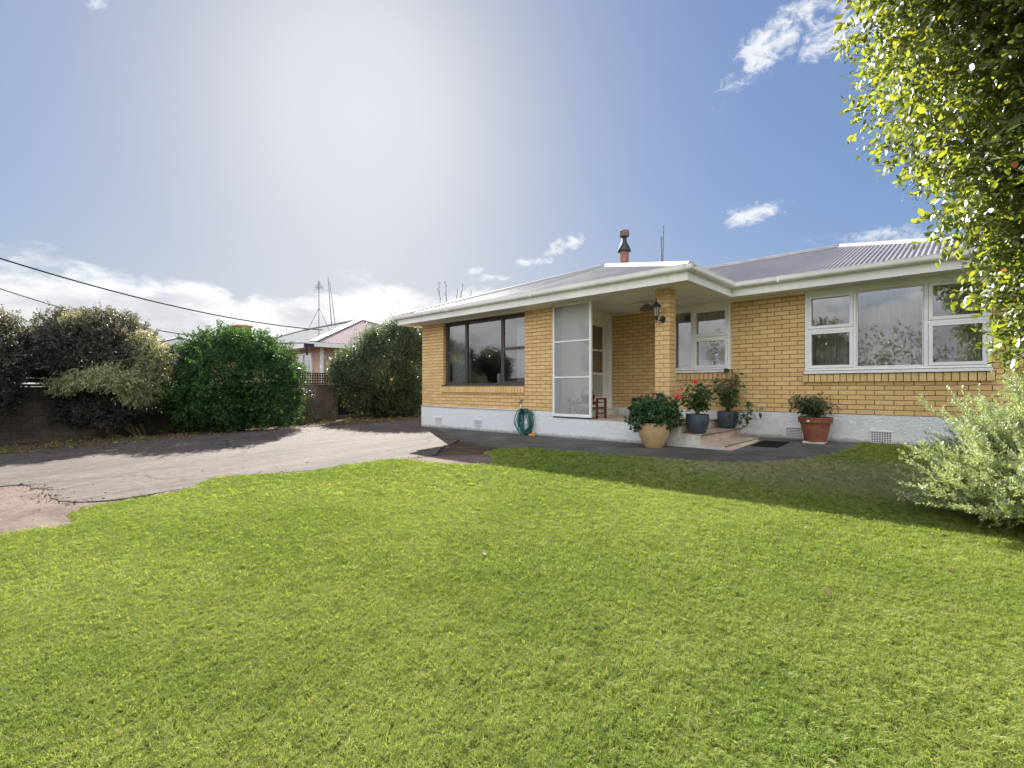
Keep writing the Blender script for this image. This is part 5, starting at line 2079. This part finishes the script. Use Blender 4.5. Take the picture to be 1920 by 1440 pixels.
MB().tube([(-6.12, 8.74, FZ + .5), (-6.06, 8.74, FZ + .62), (-5.98, 8.74, FZ + .66), (-5.9, 8.74, FZ + .62), (-5.84, 8.74, FZ + .5)], 0.01, 6).build('handle', M['wicker'], bk)
bt = empty('round_tub', (-6.02, 8.74, FZ), 'dark round tub standing under the bench', 'tub')
MB().lathe((-6.02, 8.74, FZ + 0.003), [(0.10, 0), (0.135, 0.20), (0.14, 0.205), (0.14, 0.225), (0.128, 0.225), (0.12, 0.05)], 20).build('bowl', M['black_metal'], bt, angle=40)
MB().tube([(-6.155, 8.74, FZ + .20), (-6.10, 8.70, FZ + .255), (-6.02, 8.68, FZ + .265), (-5.94, 8.70, FZ + .255), (-5.885, 8.74, FZ + .20)], 0.007, 6).build('handle', M['grey_metal'], bt)

# mats
mp = [(-2.84, 9.55), (-2.42, 9.10), (-2.30, 9.72), (-2.70, 10.16)]
dm_ = MB()
dm_.prism(gp([(-2.80, 9.06), (-2.36, 9.06), (-2.36, 9.84), (-2.80, 9.84)], 0.0085), gp([(-2.79, 9.07), (-2.37, 9.07), (-2.37, 9.83), (-2.79, 9.83)], 0.022))
for k in range(12):
    y = 9.11 + k * 0.06
    dm_.prism(gp([(-2.77, y), (-2.39, y), (-2.39, y + .03), (-2.77, y + .03)], 0.0215), gp([(-2.77, y), (-2.39, y), (-2.39, y + .03), (-2.77, y + .03)], 0.026))
tag(dm_.build('rubber_mat', M['rubber_mat']), 'black ribbed rubber mat on the sealed path at the foot of the steps', 'mat')
cm = MB()
cm.box(-4.30, -3.84, 8.95, 9.70, FZ + 0.004, FZ + 0.016)
for k in range(8):
    cm.box(-4.28, -3.86, 8.99 + k * 0.085, 9.03 + k * 0.085, FZ + 0.0155, FZ + 0.021)
tag(cm.build('door_mat', M['wicker']), 'dark coir door mat on the tiled porch floor at the top of the steps', 'mat')


# curtains
def curtain(name, label, x0, x1, y, z0, z1, mt, pitch=0.09, amp=0.02, group=None):
    n = int((x1 - x0) / 0.012)
    m = MB()
    for i in range(n + 1):
        x = x0 + (x1 - x0) * i / n
        a = amp * math.sin(2 * math.pi * x / pitch + 0.8 * math.sin(x * 7)) + 0.4 * amp * math.sin(x * 31)
        m.v.append((x, y + a * 0.6, z1))
        m.v.append((x + 0.01 * math.sin(x * 13), y + a * 1.2, z0))
    for i in range(n):
        m.f.append((2 * i, 2 * i + 1, 2 * i + 3, 2 * i + 2))
        m.a.append(0)
    o = m.build(name, M[mt], smooth=True)
    tag(o, label, 'curtain', group)


curtain('net_curtain', 'gathered net curtain across the wide three-bay window', -2.2, 0.24, YB + 0.33, 1.50, 3.10, 'net_curtain', 0.10, 0.024, 'net curtains')
curtain('net_curtain', 'gathered net curtain in the window at the back of the porch', -5.14, -3.6, YB + 0.33, 1.58, 3.10, 'net_curtain', 0.10, 0.024, 'net curtains')
curtain('white_curtain', 'white curtain drawn to the side next to the house corner in the brown window', -10.75, -9.72, YA + 0.30, 1.30, 3.11, 'white_curtain', 0.12, 0.03, 'white curtains')
curtain('white_curtain', 'white curtain hanging beside the porch end of the brown window', -8.02, -7.45, YA + 0.30, 1.30, 3.11, 'white_curtain', 0.10, 0.03, 'white curtains')
vs = MB()
vs.lathe((-8.62, YA + 0.28, 1.39), [(0.055, 0), (0.058, 0.02), (0.058, 0.26), (0.05, 0.28), (0.02, 0.285)], 18)
tag(vs.build('white_canister', M['white_plastic'], angle=40), 'white cylindrical canister standing inside the brown window', 'canister')
sl = MB()
sl.box(-10.5, -7.5, YA + 0.15, YA + 0.42, 1.36, 1.385)
sl.build('inner_sill', M['white_trim'], house)


# ------------------------------------------------------------------ boundary wall, lattice, gate
FX = -18.3
bw = empty('block_wall', (FX, 3.0, ground_z(FX, 3)), 'dark weathered concrete block boundary wall behind the shrubs', 'wall')
WZ = 1.44
wy0, wy1 = -3.6, 7.35
m = MB()
m.prism([(FX - 0.17, wy0, -0.4), (FX - 0.006, wy0, -0.4), (FX - 0.006, wy1, -0.4), (FX - 0.17, wy1, -0.4)],
        [(FX - 0.17, wy0, WZ - 0.1), (FX - 0.006, wy0, WZ - 0.1), (FX - 0.006, wy1, WZ - 0.1), (FX - 0.17, wy1, WZ - 0.1)])
m.build('mortar', M['timber_dark'], bw)
z = -0.22
k = 0
while z < WZ - 0.12:
    y = wy0 + (0.2 if k % 2 else 0)
    while y < wy1 - 0.1:
        ye = min(y + 0.39, wy1)
        if z + 0.19 > ground_z(FX, y):
            j = random.uniform(-0.003, 0.004)
            MB().box(FX - 0.01, FX + 0.006 + j, y, ye, z, z + 0.187).build('block', M['block_dark'], bw)
        y += 0.40
    z += 0.197
    k += 1
MB().box(FX - 0.2, FX + 0.04, wy0, wy1, WZ - 0.085, WZ - 0.02).build('coping', M['block_plain'], bw)
# horizontal planks on top of the far end
for i in range(3):
    MB().box(FX - 0.07, FX - 0.04, wy0, 1.05, WZ + 0.02 + i * 0.13, WZ + 0.135 + i * 0.13).build('plank', M['timber_dark'], bw)
for y in (-3.0, -1.2, 0.8):
    MB().box(FX - 0.13, FX - 0.071, y, y + 0.07, WZ - 0.02, WZ + 0.42).build('plank_post', M['timber_dark'], bw)

pw_ = empty('plain_wall', (FX, 8.3, ground_z(FX, 8.3)), 'plain brown rendered wall with dark timber lattice on top', 'wall')
MB().box(FX - 0.16, FX, 7.352, 8.95, -0.1, 1.43).build('panel', M['block_plain'], pw_)
MB().box(FX - 0.22, FX + 0.06, 8.952, 9.24, -0.1, 1.45).build('pier', M['block_plain'], pw_)
MB().box(FX - 0.2, FX + 0.03, 7.352, 8.95, 1.431, 1.47).build('coping', M['chimney_grey'], pw_)
lt = MB()
for i in range(20):
    y = 7.36 + i * 0.098
    lt.box(FX - 0.06, FX - 0.045, y, y + 0.042, 1.472, 1.90)
for i in range(5):
    z = 1.475 + i * 0.095
    lt.box(FX - 0.0445, FX - 0.03, 7.36, 9.26, z, z + 0.042)
lt.build('lattice', M['timber_lattice'], pw_)
gt = empty('paling_gate', (FX, 9.8, ground_z(FX, 9.8)), 'dark vertical paling gate half hidden by the tall shrub', 'gate')
for i in range(13):
    y = 9.26 + i * 0.115
    MB().box(FX - 0.05 + random.uniform(-.004, .004), FX - 0.03, y, y + 0.105, ground_z(FX, y) + 0.04, 1.20 + random.uniform(-.01, .01)).build('paling', M['timber_dark'], gt)
for z in (0.45, 1.0):
    MB().box(FX - 0.09, FX - 0.052, 9.26, 10.75, z, z + 0.08).build('rail', M['timber_dark'], gt)
bf = empty('back_fence', (FX, 14, ground_z(FX, 14)), 'dark timber paling fence running on behind the tall shrub', 'fence')
for i in range(52):
    y = 10.78 + i * 0.155
    MB().box(FX - 0.05, FX - 0.03, y, y + 0.148, 0.1, 1.75).build('paling', M['timber_dark'], bf)
MB().box(FX - 0.09, FX - 0.051, 10.78, 18.8, 1.3, 1.38).build('rail', M['timber_dark'], bf)


# ------------------------------------------------------------------ neighbouring houses
def hip_house(name, label, ex0, ex1, ey0, ey1, ze, zr, gz, wall_m, roof_f, roof_r, over=0.6):
    root = empty(name, ((ex0 + ex1) / 2, (ey0 + ey1) / 2, gz), label, 'house')
    a = (ey1 - ey0) / 2
    yr = ey0 + a
    sl = (zr - ze) / a
    MB().box(ex0 + over, ex1 - over, ey0 + over, ey1 - over, gz - 0.3, ze - 0.02).build('wall', M[wall_m], root)
    r = MB()
    corrugate(r, [(ex0, ey0), (ex1, ey0), (ex1 - a, yr), (ex0 + a, yr)], 0, lambda x, y: ze + (y - ey0) * sl, 0.2, 0.012)
    corrugate(r, [(ex0, ey1), (ex1, ey1), (ex1 - a, yr), (ex0 + a, yr)], 0, lambda x, y: ze + (ey1 - y) * sl, 0.2, 0.012)
    ro = r.build('roof', M[roof_f], root, smooth=True)
    r = MB()
    corrugate(r, [(ex1, ey0), (ex1, ey1), (ex1 - a, yr)], 1, lambda x, y: ze + (ex1 - x) * sl, 0.15, 0.014)
    corrugate(r, [(ex0, ey0), (ex0, ey1), (ex0 + a, yr)], 1, lambda x, y: ze + (x - ex0) * sl, 0.15, 0.014)
    r.build('roof_end', M[roof_r], root, smooth=True)
    cp = MB()
    for (p, q) in (((ex1, ey0, ze), (ex1 - a, yr, zr)), ((ex1, ey1, ze), (ex1 - a, yr, zr)), ((ex0, ey0, ze), (ex0 + a, yr, zr)), ((ex0 + a, yr, zr), (ex1 - a, yr, zr))):
        cp.beam(Vector(p) + Vector((0, 0, .03)), Vector(q) + Vector((0, 0, .03)), 0.3, 0.06)
    cp.build('ridge_cap', M['ridge_iron'], root)
    FPn = [(ex0, ey1), (ex0, ey0), (ex1, ey0), (ex1, ey1), (ex0, ey1)]
    sweep(FPn, [(0.06, ze - 0.22), (0.06, ze - 0.02), (-0.03, ze - 0.02), (-0.03, ze - 0.22)]).build('gutter', M['white_trim'], root)
    MB().box(ex0 + .05, ex1 - .05, ey0 + .05, ey1 - .05, ze - 0.205, ze - 0.19).build('soffit', M['cream_trim'], root)
    return root


NX, NY = -21.7, 9.8
nb = hip_house('neighbour_house', 'pink-walled house with pinkish corrugated roof end beyond the lattice wall', -40.0, NX, NY, NY + 10.6, 3.42, 5.45, 0.15, 'pink_plaster', 'roof_grey_far', 'roof_pink_far', 0.55)
# brick side, window and pilaster near its corner
MB().box(NX - 0.551, NX - 0.53, NY + 1.3, NY + 9.9, 0.1, 3.2).build('brick_side', M['far_brick'], nb)
MB().box(NX - 0.549, NX - 0.50, NY + 0.56, NY + 0.72, 0.2, 3.2).build('downpipe', M['white_trim'], nb)


def nwin(x0, x1, z0, z1, y):
    f = MB()
    rect_frame(f, x0, x1, z0, z1, y - 0.05, y - 0.001, 0.07)
    f.box((x0 + x1) / 2 - 0.03, (x0 + x1) / 2 + 0.03, y - 0.05, y - 0.001, z0 + .07, z1 - .07)
    o = f.build('window', M['white_trim'], nb)
    pane('pane', x0 + 0.07, x1 - 0.07, y - 0.02, z0 + 0.07, z1 - 0.07, o)


for (a, b) in ((-24.9, -23.05), (-29.0, -26.6), (-34.0, -31.5)):
    nwin(a, b, 1.2, 3.0, NY + 0.55)
q = at(452, 618, 27.0)
MB().box(q.x - 0.55, q.x + 0.55, q.y - 0.35, q.y + 0.35, 3.6, q.z + 0.1).build('chimney', M['chimney_orange'], nb)
MB().box(q.x - 0.62, q.x + 0.62, q.y - 0.42, q.y + 0.42, q.z + 0.1, q.z + 0.2).build('chimney_cap', M['chimney_orange'], nb)
# TV aerial with stays
ta = at(598, 614, 26.0)
tz = at(598, 540, 26.0).z
am = MB()
am.tube([(ta.x, ta.y, ta.z - 0.4), (ta.x, ta.y, tz)], 0.022, 6)
for dx in (-0.55, 0.5):
    am.tube([(ta.x, ta.y, ta.z + 1.05), (ta.x + dx * CB * 1.2, ta.y + dx * SB * 1.2, ta.z - 0.25)], 0.014, 5)
for k in range(9):
    z = tz + 0.02 + k * 0.04
    w_ = 0.22 - 0.018 * k
    am.tube([(ta.x - w_ * CB, ta.y - w_ * SB, z - 0.03), (ta.x + w_ * CB, ta.y + w_ * SB, z - 0.03)], 0.008, 4)
am.tube([(ta.x - 0.05, ta.y, tz - 0.1), (ta.x + 0.02, ta.y, tz + 0.40)], 0.022, 5)
for k in range(5):
    z = tz - 0.25 + k * 0.09
    am.tube([(ta.x - 0.28 * CB, ta.y - 0.28 * SB, z), (ta.x + 0.28 * CB, ta.y + 0.28 * SB, z)], 0.005, 4)
am.build('aerial', M['grey_metal'], nb)
pm = MB()
a, b = at(622, 612, 27.5), at(615, 519, 27.5)
pm.tube([a, b], [0.03, 0.016], 5)
pm.tube([at(629, 612, 27.5), at(618, 528, 27.5)], [0.022, 0.016], 5)
pm.build('aerial_mast', M['grey_metal'], nb)
bk_ = at(573, 647, 21.6)
pmm = MB()
pmm.box(bk_.x - 0.06, bk_.x + 0.06, bk_.y - 0.06, NY - 0.07, bk_.z - 0.10, bk_.z + 0.08)
pmm.tube([bk_ + Vector((0.05, 0, -0.1)), bk_ + Vector((0.05, 0.05, -0.45))], 0.05, 6)
pmm.build('cable_bracket', M['black_metal'], nb)

h2 = hip_house('far_house', 'distant grey-roofed house with a square grey chimney showing above the shrubs', -62.0, -44.0, 6.0, 15.0, 4.0, 5.6, -0.3, 'pink_plaster', 'roof_grey_far', 'roof_grey_far', 0.55)
q = at(328, 662, 37.0)
MB().box(q.x - 0.55, q.x + 0.55, q.y - 0.5, q.y + 0.5, 3.0, q.z + 0.4).build('chimney', M['chimney_grey'], h2)
MB().box(q.x - 0.6, q.x + 0.6, q.y - 0.55, q.y + 0.55, q.z + 0.401, q.z + 0.5).build('chimney_cap', M['chimney_grey'], h2)


# ------------------------------------------------------------------ cables and the pole they come from
def cable_pts(S, E, mid_px):
    """cable hangs in the vertical plane S-E and passes the point seen at mid_px"""
    S, E = Vector(S), Vector(E)
    r = px_ray(*mid_px)
    # plan intersection of the sight line with S-E
    dx, dy = E.x - S.x, E.y - S.y
    den = r.x * dy - r.y * dx
    t = (S.x * dy - S.y * dx) / den
    q = Vector((0, 0, CAM_H)) + r * t
    s = ((q.x - S.x) * dx + (q.y - S.y) * dy) / (dx * dx + dy * dy)
    zl = S.z + (E.z - S.z) * s
    k = (zl - q.z) / (s * (1 - s))
    return [S.lerp(E, u) - Vector((0, 0, k * u * (1 - u))) for u in [i / 40 for i in range(41)]]


pole_b = at(-330, 727, 15.0)
P0 = (pole_b.x, pole_b.y)
pr_ = empty('power_pole', gpt(*P0), 'round timber power pole carrying the two black cables', 'pole')
MB().tube([gpt(*P0, -0.3), gpt(*P0, 4.0), gpt(*P0, 8.6)], [0.16, 0.14, 0.11], 12).build('shaft', M['pole_timber'], pr_, smooth=True)
MB().beam((P0[0] - 0.9 * SB, P0[1] + 0.9 * CB, 8.0), (P0[0] + 0.9 * SB, P0[1] - 0.9 * CB, 8.0), 0.09, 0.11).build('cross_arm', M['pole_timber'], pr_)
c1 = at(-330, 373, 15.0)
c2 = at(-330, 410, 15.0)
e1 = at(830, 610, 38.0)
e2 = at(572, 643, 21.5)
tag(MB().tube(cable_pts(c1, e1, (300, 568)), 0.030, 6).build('power_cable', M['cable_black'], smooth=True), 'thick black upper power cable sagging past the far roofs', 'cable', 'overhead cables')
tag(MB().tube(cable_pts(c2, e2, (200, 599)), 0.018, 6).build('power_cable', M['cable_black'], smooth=True), 'thinner lower power cable running to the bracket on the pink house', 'cable', 'overhead cables')

# flower stalks of a flax plant behind the house corner
fb = at(838, 727, 20.5)
fr_ = empty('stalk_plant', gpt(fb.x, fb.y), 'plant with tall thin seed stalks standing up behind the roof edge', 'plant')
for (px, py, lean) in ((822, 528, -6), (835, 527, -8), (868, 532, -2), (858, 545, 2), (885, 545, -10)):
    tip = at(px, py, 20.5)
    bs = Vector(gpt(fb.x + random.uniform(-.2, .2), fb.y + random.uniform(-.2, .2)))
    s_ = MB()
    mid = bs.lerp(tip, 0.5) + Vector((0.05, 0.05, 0.2))
    s_.tube([bs, mid, bs.lerp(tip, .8) + Vector((.02, .02, .1)), tip], [0.02, 0.014, 0.01, 0.006], 5)
    for k in range(9):
        c_ = bs.lerp(tip, 0.74 + 0.03 * k)
        dv = Vector(rand_dirs(1)[0])
        s_.tube([c_, c_ + dv * 0.07 + Vector((0, 0, .06)), c_ + dv * 0.07 + Vector((0, 0, .16))], [0.004, 0.012, 0.003], 4)
    s_.build('seed_stalk', M['bark'], fr_, smooth=True)
n_ = 60
pp = np.tile(np.array(gpt(fb.x, fb.y)), (n_, 1)) + 0.12 * rng.normal(size=(n_, 3)) * np.array([1, 1, 0])
dd = norm(rng.normal(size=(n_, 3)) * np.array([.35, .35, .1]) + np.array([0, 0, 1.0]))
add_foliage('foliage', fr_, M['leaf_hedge'], [leaves(pp, dd, norm(rng.normal(size=(n_, 3))), rng.uniform(1.3, 2.1, n_), leaf6(0.05, 0.01, 0.15), rng.random(n_))])


# ------------------------------------------------------------------ street side behind the camera (mirrored in the windows)
def street_tree(base, h, r, label, n=1500, mt='leaf_street'):
    b = Vector(base)
    bl = [(b.x, b.y, b.z + h * .62, r, r, h * .3), (b.x - r * .4, b.y + r * .2, b.z + h * .5, r * .75, r * .75, h * .24), (b.x + r * .45, b.y, b.z + h * .55, r * .7, r * .7, h * .26), (b.x, b.y, b.z + h * .82, r * .6, r * .6, h * .18)]
    shrub('street_tree', base, bl, mt, label, n, 8, 0.3, 0.13, leaf2(0.5), cat='tree', trunk_r=0.12, shell=0.5, lump=0.4, group='trees on the street side')


street_tree(gpt(-5.7, -9.6), 5.3, 1.25, 'slender yellowish tree growing through the street side hedge')
street_tree(gpt(-26.5, -8.5), 4.6, 0.85, 'olive tree across the driveway entrance')
hb = gpt(-3.5, -8.6)
shrub('street_hedge', hb, [(x, -8.6 + 0.2 * math.sin(x * 2), 1.4, 1.2, 0.8, 2.6 + 0.75 * math.sin(x * 1.7)) for x in np.arange(-10.5, 4.6, 1.4)], 'leaf_street', 'loose hedge along the street side of the lawn',
      5000, 7, 0.24, 0.095, leaf2(0.5), cat='hedge', trunk_r=0.02, shell=0.4)
hb = gpt(-26.5, -10.2)
shrub('street_hedge', hb, [(x, -10.2, 0.6, 1.3, 0.8, 0.9 + 0.2 * math.sin(x * 1.7)) for x in np.arange(-33.0, -19.6, 1.6)], 'leaf_hedge', 'dark hedge on the far side of the driveway entrance',
      3600, 7, 0.24, 0.10, leaf2(0.5), cat='hedge', trunk_r=0.02, shell=0.4)


# ------------------------------------------------------------------ grass, litter
def tuft_mesh(name, n, h, w, spread, lean):
    V, Tt, Rr = [], [], []
    for k in range(n):
        an = rng.uniform(0, 6.283)
        r = spread * math.sqrt(rng.random())
        x, y = r * math.cos(an + 2), r * math.sin(an + 2)
        hh = h * rng.uniform(0.45, 1.1)
        le = lean * rng.uniform(0.2, 1.3)
        dx, dy = math.cos(an) * le, math.sin(an) * le
        sx, sy = -math.sin(an) * w / 2 * rng.uniform(.7, 1.3), math.cos(an) * w / 2
        o = len(V)
        V += [(x - sx, y - sy, -0.003), (x + sx, y + sy, -0.003), (x + dx * .45 - sx * .85, y + dy * .45 - sy * .85, hh * .62), (x + dx * .45 + sx * .85, y + dy * .45 + sy * .85, hh * .62), (x + dx * 1.15, y + dy * 1.15, hh)]
        Tt += [(o, o + 1, o + 3), (o, o + 3, o + 2), (o + 2, o + 3, o + 4)]
        Rr += [rng.random()] * 5
    return tri_mesh(name, np.array(V), np.array(Tt), np.array(Rr), M['grass_blade'])


def scatter(name, base_poly, protos, density, smin, smax, label, cat, seed, tilt=0.25):
    """one 'stuff' object: tufts spread over a flat polygon by geometry nodes"""
    me = bpy.data.meshes.new(name)
    from mathutils.geometry import tessellate_polygon
    pts = [Vector((x, y, ground_z(x, y) + 0.0005)) for (x, y) in base_poly]
    tris = tessellate_polygon([pts])
    me.from_pydata([tuple(p) for p in pts], [], [tuple(t) for t in tris])
    me.materials.append(M['grass_blade'])
    o = bpy.data.objects.new(name, me)
    link(o)
    tag(o, label, cat, kind='stuff')
    colp = bpy.data.collections.new(name + '_source')
    for i, pm_ in enumerate(protos):
        po = bpy.data.objects.new(name + '_tuft', pm_)
        colp.objects.link(po)
    ng = bpy.data.node_groups.new(name + '_scatter', 'GeometryNodeTree')
    ng.interface.new_socket('Geometry', in_out='INPUT', socket_type='NodeSocketGeometry')
    ng.interface.new_socket('Geometry', in_out='OUTPUT', socket_type='NodeSocketGeometry')
    N = ng.nodes
    gi, go = N.new('NodeGroupInput'), N.new('NodeGroupOutput')
    dp = N.new('GeometryNodeDistributePointsOnFaces')
    dp.inputs['Density'].default_value = density
    dp.inputs['Seed'].default_value = seed
    ci = N.new('GeometryNodeCollectionInfo')
    ci.inputs['Collection'].default_value = colp
    ci.inputs['Separate Children'].default_value = True
    ci.inputs['Reset Children'].default_value = True
    ip = N.new('GeometryNodeInstanceOnPoints')
    ip.inputs['Pick Instance'].default_value = True
    rv = N.new('FunctionNodeRandomValue')
    rv.data_type = 'FLOAT_VECTOR'
    rv.inputs[0].default_value = (-tilt, -tilt, 0)
    rv.inputs[1].default_value = (tilt, tilt, 6.283)
    rs = N.new('FunctionNodeRandomValue')
    rs.data_type = 'FLOAT'
    rs.inputs[2].default_value = smin
    rs.inputs[3].default_value = smax
    L = ng.links
    L.new(gi.outputs[0], dp.inputs['Mesh'])
    L.new(dp.outputs['Points'], ip.inputs['Points'])
    L.new(ci.outputs[0], ip.inputs['Instance'])
    L.new(rv.outputs[0], ip.inputs['Rotation'])
    L.new(rs.outputs[1], ip.inputs['Scale'])
    L.new(ip.outputs[0], go.inputs[0])
    md = o.modifiers.new('scatter', 'NODES')
    md.node_group = ng
    return o


def clip_poly(poly, f):
    """keep the part of the polygon where f(x, y) >= 0 (f linear)"""
    out = []
    for a, b in zip(poly, poly[1:] + poly[:1]):
        fa, fb_ = f(*a), f(*b)
        if fa >= 0:
            out.append(a)
        if (fa >= 0) != (fb_ >= 0):
            t = fa / (fa - fb_)
            out.append((a[0] + (b[0] - a[0]) * t, a[1] + (b[1] - a[1]) * t))
    return out


depth = lambda x, y: y * CB - x * SB
lat = lambda x, y: y * SB + x * CB
view = clip_poly(lawn_pts, lambda x, y: depth(x, y) - 0.7)
view = clip_poly(view, lambda x, y: lat(x, y) + 1.12 * depth(x, y) + 1.6)
view = clip_poly(view, lambda x, y: -lat(x, y) + 1.12 * depth(x, y) + 1.6)
near = clip_poly(view, lambda x, y: 3.2 - depth(x, y))
mid_ = clip_poly(clip_poly(view, lambda x, y: depth(x, y) - 3.2), lambda x, y: 5.6 - depth(x, y))
far = clip_poly(view, lambda x, y: depth(x, y) - 5.6)
T_NEAR = [tuft_mesh('tuft_near', 18, 0.018, 0.0024, 0.028, 0.023) for _ in range(6)]
T_MID = [tuft_mesh('tuft_mid', 24, 0.019, 0.0034, 0.043, 0.026) for _ in range(5)]
T_FAR = [tuft_mesh('tuft_far', 28, 0.024, 0.0055, 0.075, 0.030) for _ in range(4)]
scatter('lawn_grass', near, T_NEAR, 4600, 0.6, 1.25, 'short mown grass', 'grass', 1, 0.35)
scatter('lawn_grass', mid_, T_MID, 2400, 0.6, 1.25, 'short mown grass', 'grass', 2, 0.35)
scatter('lawn_grass', far, T_FAR, 950, 0.6, 1.2, 'short mown grass', 'grass', 3, 0.35)
# weedy fringe along the driveway edge and the verge
fringe = [(x - 0.10, y) for (x, y) in lawn_edge if -0.2 < y < 5.5] + [(x + 0.16, y) for (x, y) in lawn_edge if -0.2 < y < 5.5][::-1]
scatter('edge_grass', fringe, T_MID, 420, 0.6, 1.5, 'ragged grass along the driveway edge', 'grass', 4, 0.5)
vg = [(x - 0.25, y) for (x, y) in verge if y < 12] + [(FX + 0.02, 12), (FX + 0.02, -6.5)]
scatter('verge_grass', vg, T_FAR, 3.5, 0.8, 2.0, 'thin grass on the bare verge by the wall', 'grass', 5, 0.5)

# leaf litter on the verge
n_ = 5200
t_ = rng.random(n_)
ly = rng.uniform(-1.5, 12.0, n_)
lx = np.where(rng.random(n_) < 0.9, rng.uniform(-18.2, -14.9, n_), rng.uniform(-15.0, -12.5, n_))
lp = np.stack([lx, ly, np.array([ground_z(a, b) for a, b in zip(lx, ly)]) + np.where(lx > -15.4, 0.010, -0.022)], 1)
ldr = rand_dirs(n_) * np.array([1, 1, 0.25])
V, Tt, rr = leaves(lp, ldr, norm(np.array([0, 0, 1.0]) + 0.3 * rng.normal(size=(n_, 3))), rng.uniform(0.035, 0.075, n_), leaf2(0.5, 0.15), rng.random(n_))
me = tri_mesh('leaf_litter', V, Tt, rr, M['leaf_litter_dry'])
o = bpy.data.objects.new('leaf_litter', me)
link(o)
tag(o, 'dry fallen leaves on the bare verge', 'leaf litter', kind='stuff')

# a few fallen leaves on the grass under and around the tree
n_ = 60
lx = rng.normal(0.1, 1.6, n_)
ly = rng.normal(5.0, 1.4, n_)
k = (lx > -6) & (lx < 3) & (ly > 0.5) & (ly < 9)
lp = np.stack([lx, ly, np.array([ground_z(a, b) for a, b in zip(lx, ly)]) + 0.022], 1)[k]
n_ = len(lp)
V, Tt, rr = leaves(lp, rand_dirs(n_) * np.array([1, 1, 0.3]), norm(np.array([0, 0, 1.0]) + 0.35 * rng.normal(size=(n_, 3))), rng.uniform(0.03, 0.06, n_), leaf6(0.5, 0.2, 0.1), rng.random(n_))
o = bpy.data.objects.new('fallen_leaves', tri_mesh('fallen_leaves', V, Tt, rr, M['leaf_litter_dry']))
link(o)
tag(o, 'scattered brown fallen leaves on the lawn', 'fallen leaves', kind='stuff')
# crumbs of seal and stones along the broken driveway edge
n_ = 1600
e = np.array([q for q in drive_near if -0.5 < q[1] < 6.3])
i_ = rng.integers(0, len(e), n_)
sp_ = np.where(rng.random(n_) < 0.75, 0.10, 0.45)
cx_ = e[i_, 0] + rng.normal(size=n_) * sp_
cy_ = e[i_, 1] + rng.normal(size=n_) * sp_
cz_ = np.array([ground_z(a, b) for a, b in zip(cx_, cy_)]) + 0.004
sz_ = 0.005 * np.exp(0.55 * rng.normal(size=n_))
oc = np.array([(1, 0, 0), (-1, 0, 0), (0, 1, 0), (0, -1, 0), (0, 0, .7), (0, 0, -.7)])
of = np.array([(0, 2, 4), (2, 1, 4), (1, 3, 4), (3, 0, 4), (2, 0, 5), (1, 2, 5), (3, 1, 5), (0, 3, 5)])
V = np.stack([cx_, cy_, cz_], 1)[:, None, :] + sz_[:, None, None] * (oc[None] + 0.3 * rng.normal(size=(n_, 6, 3)))
Tt = of[None] + (np.arange(n_) * 6)[:, None, None]
o = bpy.data.objects.new('gravel', tri_mesh('gravel', V.reshape(-1, 3), Tt.reshape(-1, 3), np.repeat(rng.random(n_), 6), M['red_clay']))
link(o)
tag(o, 'loose stones and crumbs along the broken driveway edge', 'gravel', kind='stuff')
